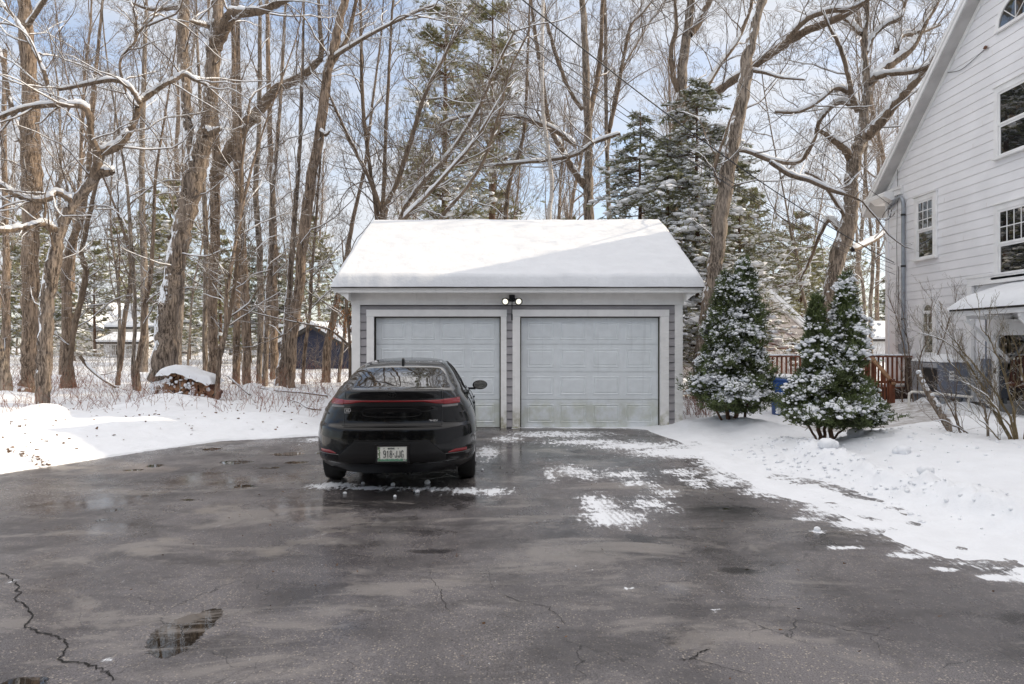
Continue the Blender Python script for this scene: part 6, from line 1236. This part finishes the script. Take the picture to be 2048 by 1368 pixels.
# licence plate
MT['plate'] = simple('plate_white', (.72, .72, .66), .4, bump=0); 
tp = NT('plate_art'); s = tp.new('SeparateXYZ'); tp.lk(tp.coord(), s.inputs[0]); nn = tp.noise(tp.coord(), 45, 4)
fg = tp.rng(tp.math('ADD', s.outputs['Z'], tp.math('MULTIPLY', tp.math('SUBTRACT', nn, .5), .03)), -.046, -.060); col = tp.mix(fg, (.72, .72, .66), (.12, .27, .18))
fl = tp.rng(tp.math('ADD', s.outputs['X'], tp.math('MULTIPLY', tp.math('SUBTRACT', nn, .5), .06)), -.118, -.128); col = tp.mix(tp.math('MULTIPLY', fl, tp.rng(nn, .42, .5)), col, (.10, .17, .08)); tp.set(Base_Color=col, Roughness=.4)
pz = .462; py = -.030
pt_ = thing('licence_plate', None, None, (.012, py, pz)); pt_.parent = car
mb = MB(); mb.box(-.152, .152, 0, .004, -.076, .076); mb.build('plate_panel', tp.m, pt_)
mb = MB(); mb.box(-.158, .158, -.003, .003, .0762, .081).box(-.158, .158, -.003, .003, -.081, -.0762).box(-.158, -.1525, -.003, .003, -.0762, .0762).box(.1525, .158, -.003, .003, -.0762, .0762); mb.build('plate_frame', MT['chrome'], pt_)
MT['ink'] = simple('plate_ink', (.01, .02, .03), .5, bump=0)
ST = {'9': [[(.9, .62), (.75, .45), (.25, .45), (.1, .62), (.1, .85), (.28, 1), (.72, 1), (.9, .85), (.9, .2), (.72, 0), (.3, 0), (.12, .12)]], '1': [[(.3, .82), (.55, 1), (.55, 0)]],
      '8': [[(.5, .54), (.18, .64), (.12, .84), (.3, 1), (.7, 1), (.88, .84), (.82, .64), (.5, .54)], [(.5, .54), (.12, .42), (.06, .16), (.28, 0), (.72, 0), (.94, .16), (.88, .42), (.5, .54)]],
      'J': [[(.85, 1), (.85, .2), (.68, 0), (.3, 0), (.12, .2), (.12, .3)]], 'G': [[(.88, .8), (.72, 1), (.28, 1), (.1, .82), (.1, .18), (.28, 0), (.75, 0), (.9, .18), (.9, .45), (.55, .45)]]}
xx = -.092
for ch in '918.JJG':
    mb = MB()
    if ch == '.': mb.tube([(xx+.006, -.0045, .0), (xx+.006, -.003, .0)], .006, 10); xx += .019
    else:
        for st in ST[ch]:
            q = np.array([(xx+p*.025, -.0045, -.036+r_*.072) for p, r_ in st]); mb.tube(q, .0030, 6)
        xx += .0335
    mb.build('plate_character', MT['ink'], pt_)
text('MAINE', .024, (-.01, -.003, .058), MT['ink'], 'plate_state', pt_); text('*', .022, (-.085, -.003, .055), MT['ink'], 'plate_mark', pt_); text('*', .022, (.065, -.003, .055), MT['ink'], 'plate_mark', pt_)
MB().box(.115, .140, -.003, -.001, -.070, -.048).build('plate_sticker', MT['plate'], pt_); text('05', .016, (.1275, -.004, -.059), MT['ink'], 'sticker_number', pt_)
mb = MB(); mb.box(-.18, .18, .0, .055, -.1, .1); mb.build('plate_recess', MT['carplast'], pt_, loc=(0, .0045, 0))
# roof fin, seams, mirrors, spoiler lip
mb = MB(); mb.prism([(1.20, 1.37), (1.44, 1.385), (1.24, 1.45), (1.21, 1.435)], 'x', -.014, .014); carbuild(mb, 'antenna_fin', MT['carplast'], smooth=False)
for s in (-1, 1):
    q = resample(np.array([(s*.545, .30, 1.15), (s*.54, .7, 1.245), (s*.525, 1.15, 1.333), (s*.50, 1.6, 1.388), (s*.47, 2.1, 1.418)]), 30); 
    for p in q: # press the seam onto the surface
        p[2] = p[2]-.0
    m_ = thing('door_mirror', None, None, (s*.86, 3.08, 1.0)); m_.parent = car
    mb = MB(); lumps(mb, np.array([(s*.115, 0, .0)]), np.array([(.115, .075, .072)]), ICO3, 0.0); v = mb.v[0]; v[:, 1] = np.maximum(v[:, 1], -.045); v[:, 0] += s*0; mb.build('mirror_shell', MT['carpaint'], m_, True)
    mb = MB(); a = np.linspace(0, 2*math.pi, 28, endpoint=False); mb.add(np.column_stack((s*.118+.092*np.sign(np.cos(a))*np.abs(np.cos(a))**.75, np.full(28, -.047), .0+.056*np.sign(np.sin(a))*np.abs(np.sin(a))**.8)), [list(range(28))]); mb.build('mirror_glass', MT['mirrorglass'], m_)
    mb = MB(); mb.bar((-s*.09, .02, -.055), (s*.05, 0, -.055), .05, .03); mb.build('mirror_arm', MT['carplast'], m_)
# side-window frame lines (right side is visible)
for s in (-1, 1):
    mb = MB()
    def sidep(y, z):
        w_ = I(z, WID); yr, a = smooth1(REAR, z), I(z, CRN); yf = I(z, FRONT); b = min(1.1, (yf-yr)*.4); a = min(a, (yf-yr)*.45)
        if y < yr+a: u = (yr+a-y)/a; x = w_*(1-min(u, .999)**2.9)**(1/2.9)
        elif y > yf-b: u = (y-yf+b)/b; x = w_*(1-min(u, .999)**2.9)**(1/2.9)
        else: x = w_
        return (s*(x+.004), y, z)
    for L_ in ([(1.16, 1.02), (1.35, 1.14), (1.62, 1.27), (1.9, 1.35), (2.3, 1.375), (2.7, 1.355), (3.0, 1.25)], [(1.16, 1.02), (1.8, 1.01), (2.5, 1.005), (3.35, 1.0)], [(2.12, 1.01), (2.10, 1.2), (2.06, 1.37)]):
        q = resample(np.array(L_, float), 24); mb.tube(np.array([sidep(y, z) for y, z in q]), .008, 5)
    carbuild(mb, 'window_frame', MT['carplast'])
    mb = MB()
    for L_ in ([(1.25, .98), (1.28, .8), (1.42, .6), (1.5, .4)], [(2.12, 1.0), (2.14, .7), (2.14, .35)], [(3.2, .98), (3.22, .7), (3.2, .35)]):
        q = resample(np.array(L_, float), 16); mb.tube(np.array([sidep(y, z) for y, z in q]), .0035, 4)
    carbuild(mb, 'door_gap', MT['carplast'])
    mb = MB()
    for L_ in ([(.35, .86), (1.0, .90), (2.0, .86), (3.4, .83)],): q = resample(np.array(L_, float), 24); mb.tube(np.array([sidep(y, z) for y, z in q])-np.array((s*.006, 0, 0)), .009, 6)
    carbuild(mb, 'shoulder_crease', MT['carpaint'])
    for yh in (1.55, 2.55): MB().bar((s*.885, yh, .86), (s*.885, yh+.2, .862), .02, .022).build('door_handle', MT['carpaint'], car)
# wheels
for s in (-1, 1):
    for wy in (1.08, 3.68):
        t_ = thing('wheel', None, None, (s*.79, wy, .335)); t_.parent = car
        prof = [(-.105, .22), (-.105, .29), (-.095, .325), (-.06, .335), (0, .338), (.06, .335), (.095, .325), (.105, .29), (.105, .22)]
        k = 40; a = np.linspace(0, 2*math.pi, k, endpoint=False); V = np.array([(x, r_*math.cos(q), r_*math.sin(q)) for x, r_ in prof for q in a]); m_ = len(prof); i = np.arange(m_*k).reshape(m_, k); nx_ = np.roll(i, -1, 1)
        mb = MB(); mb.add(V, np.stack((i[:-1], nx_[:-1], nx_[1:], i[1:]), -1).reshape(-1, 4)); mb.build('tyre', MT['tyre'], t_, True)
        mb = MB(); mb.tube([(-.09, 0, 0), (.02*s+.0, 0, 0)], .215, 28)
        for q in range(5): c_, s_ = math.cos(q*1.2566), math.sin(q*1.2566); mb.bar((s*.09, c_*.03, s_*.03), (s*.092, c_*.22, s_*.22), .05, .02)
        mb.build('rim', MT['rim'], t_)
# dark underbody and wheel wells
mb = MB(); mb.box(-.68, .68, .35, 4.35, .22, .60); mb.build('underbody', MT['carplast'], car)
# wet droplets/ice crust on the roof edge
mb = MB(); n = 60; x = rng.uniform(-.5, .5, n); sz = rng.uniform(.003, .008, n); lumps(mb, np.column_stack((x, 1.45+rng.uniform(-.05, .25, n), np.full(n, 1.398))), np.column_stack((sz*1.5, sz*1.5, sz*.6)), ICO1, .2); mb.build('ice_beads', MT['snow'], car)
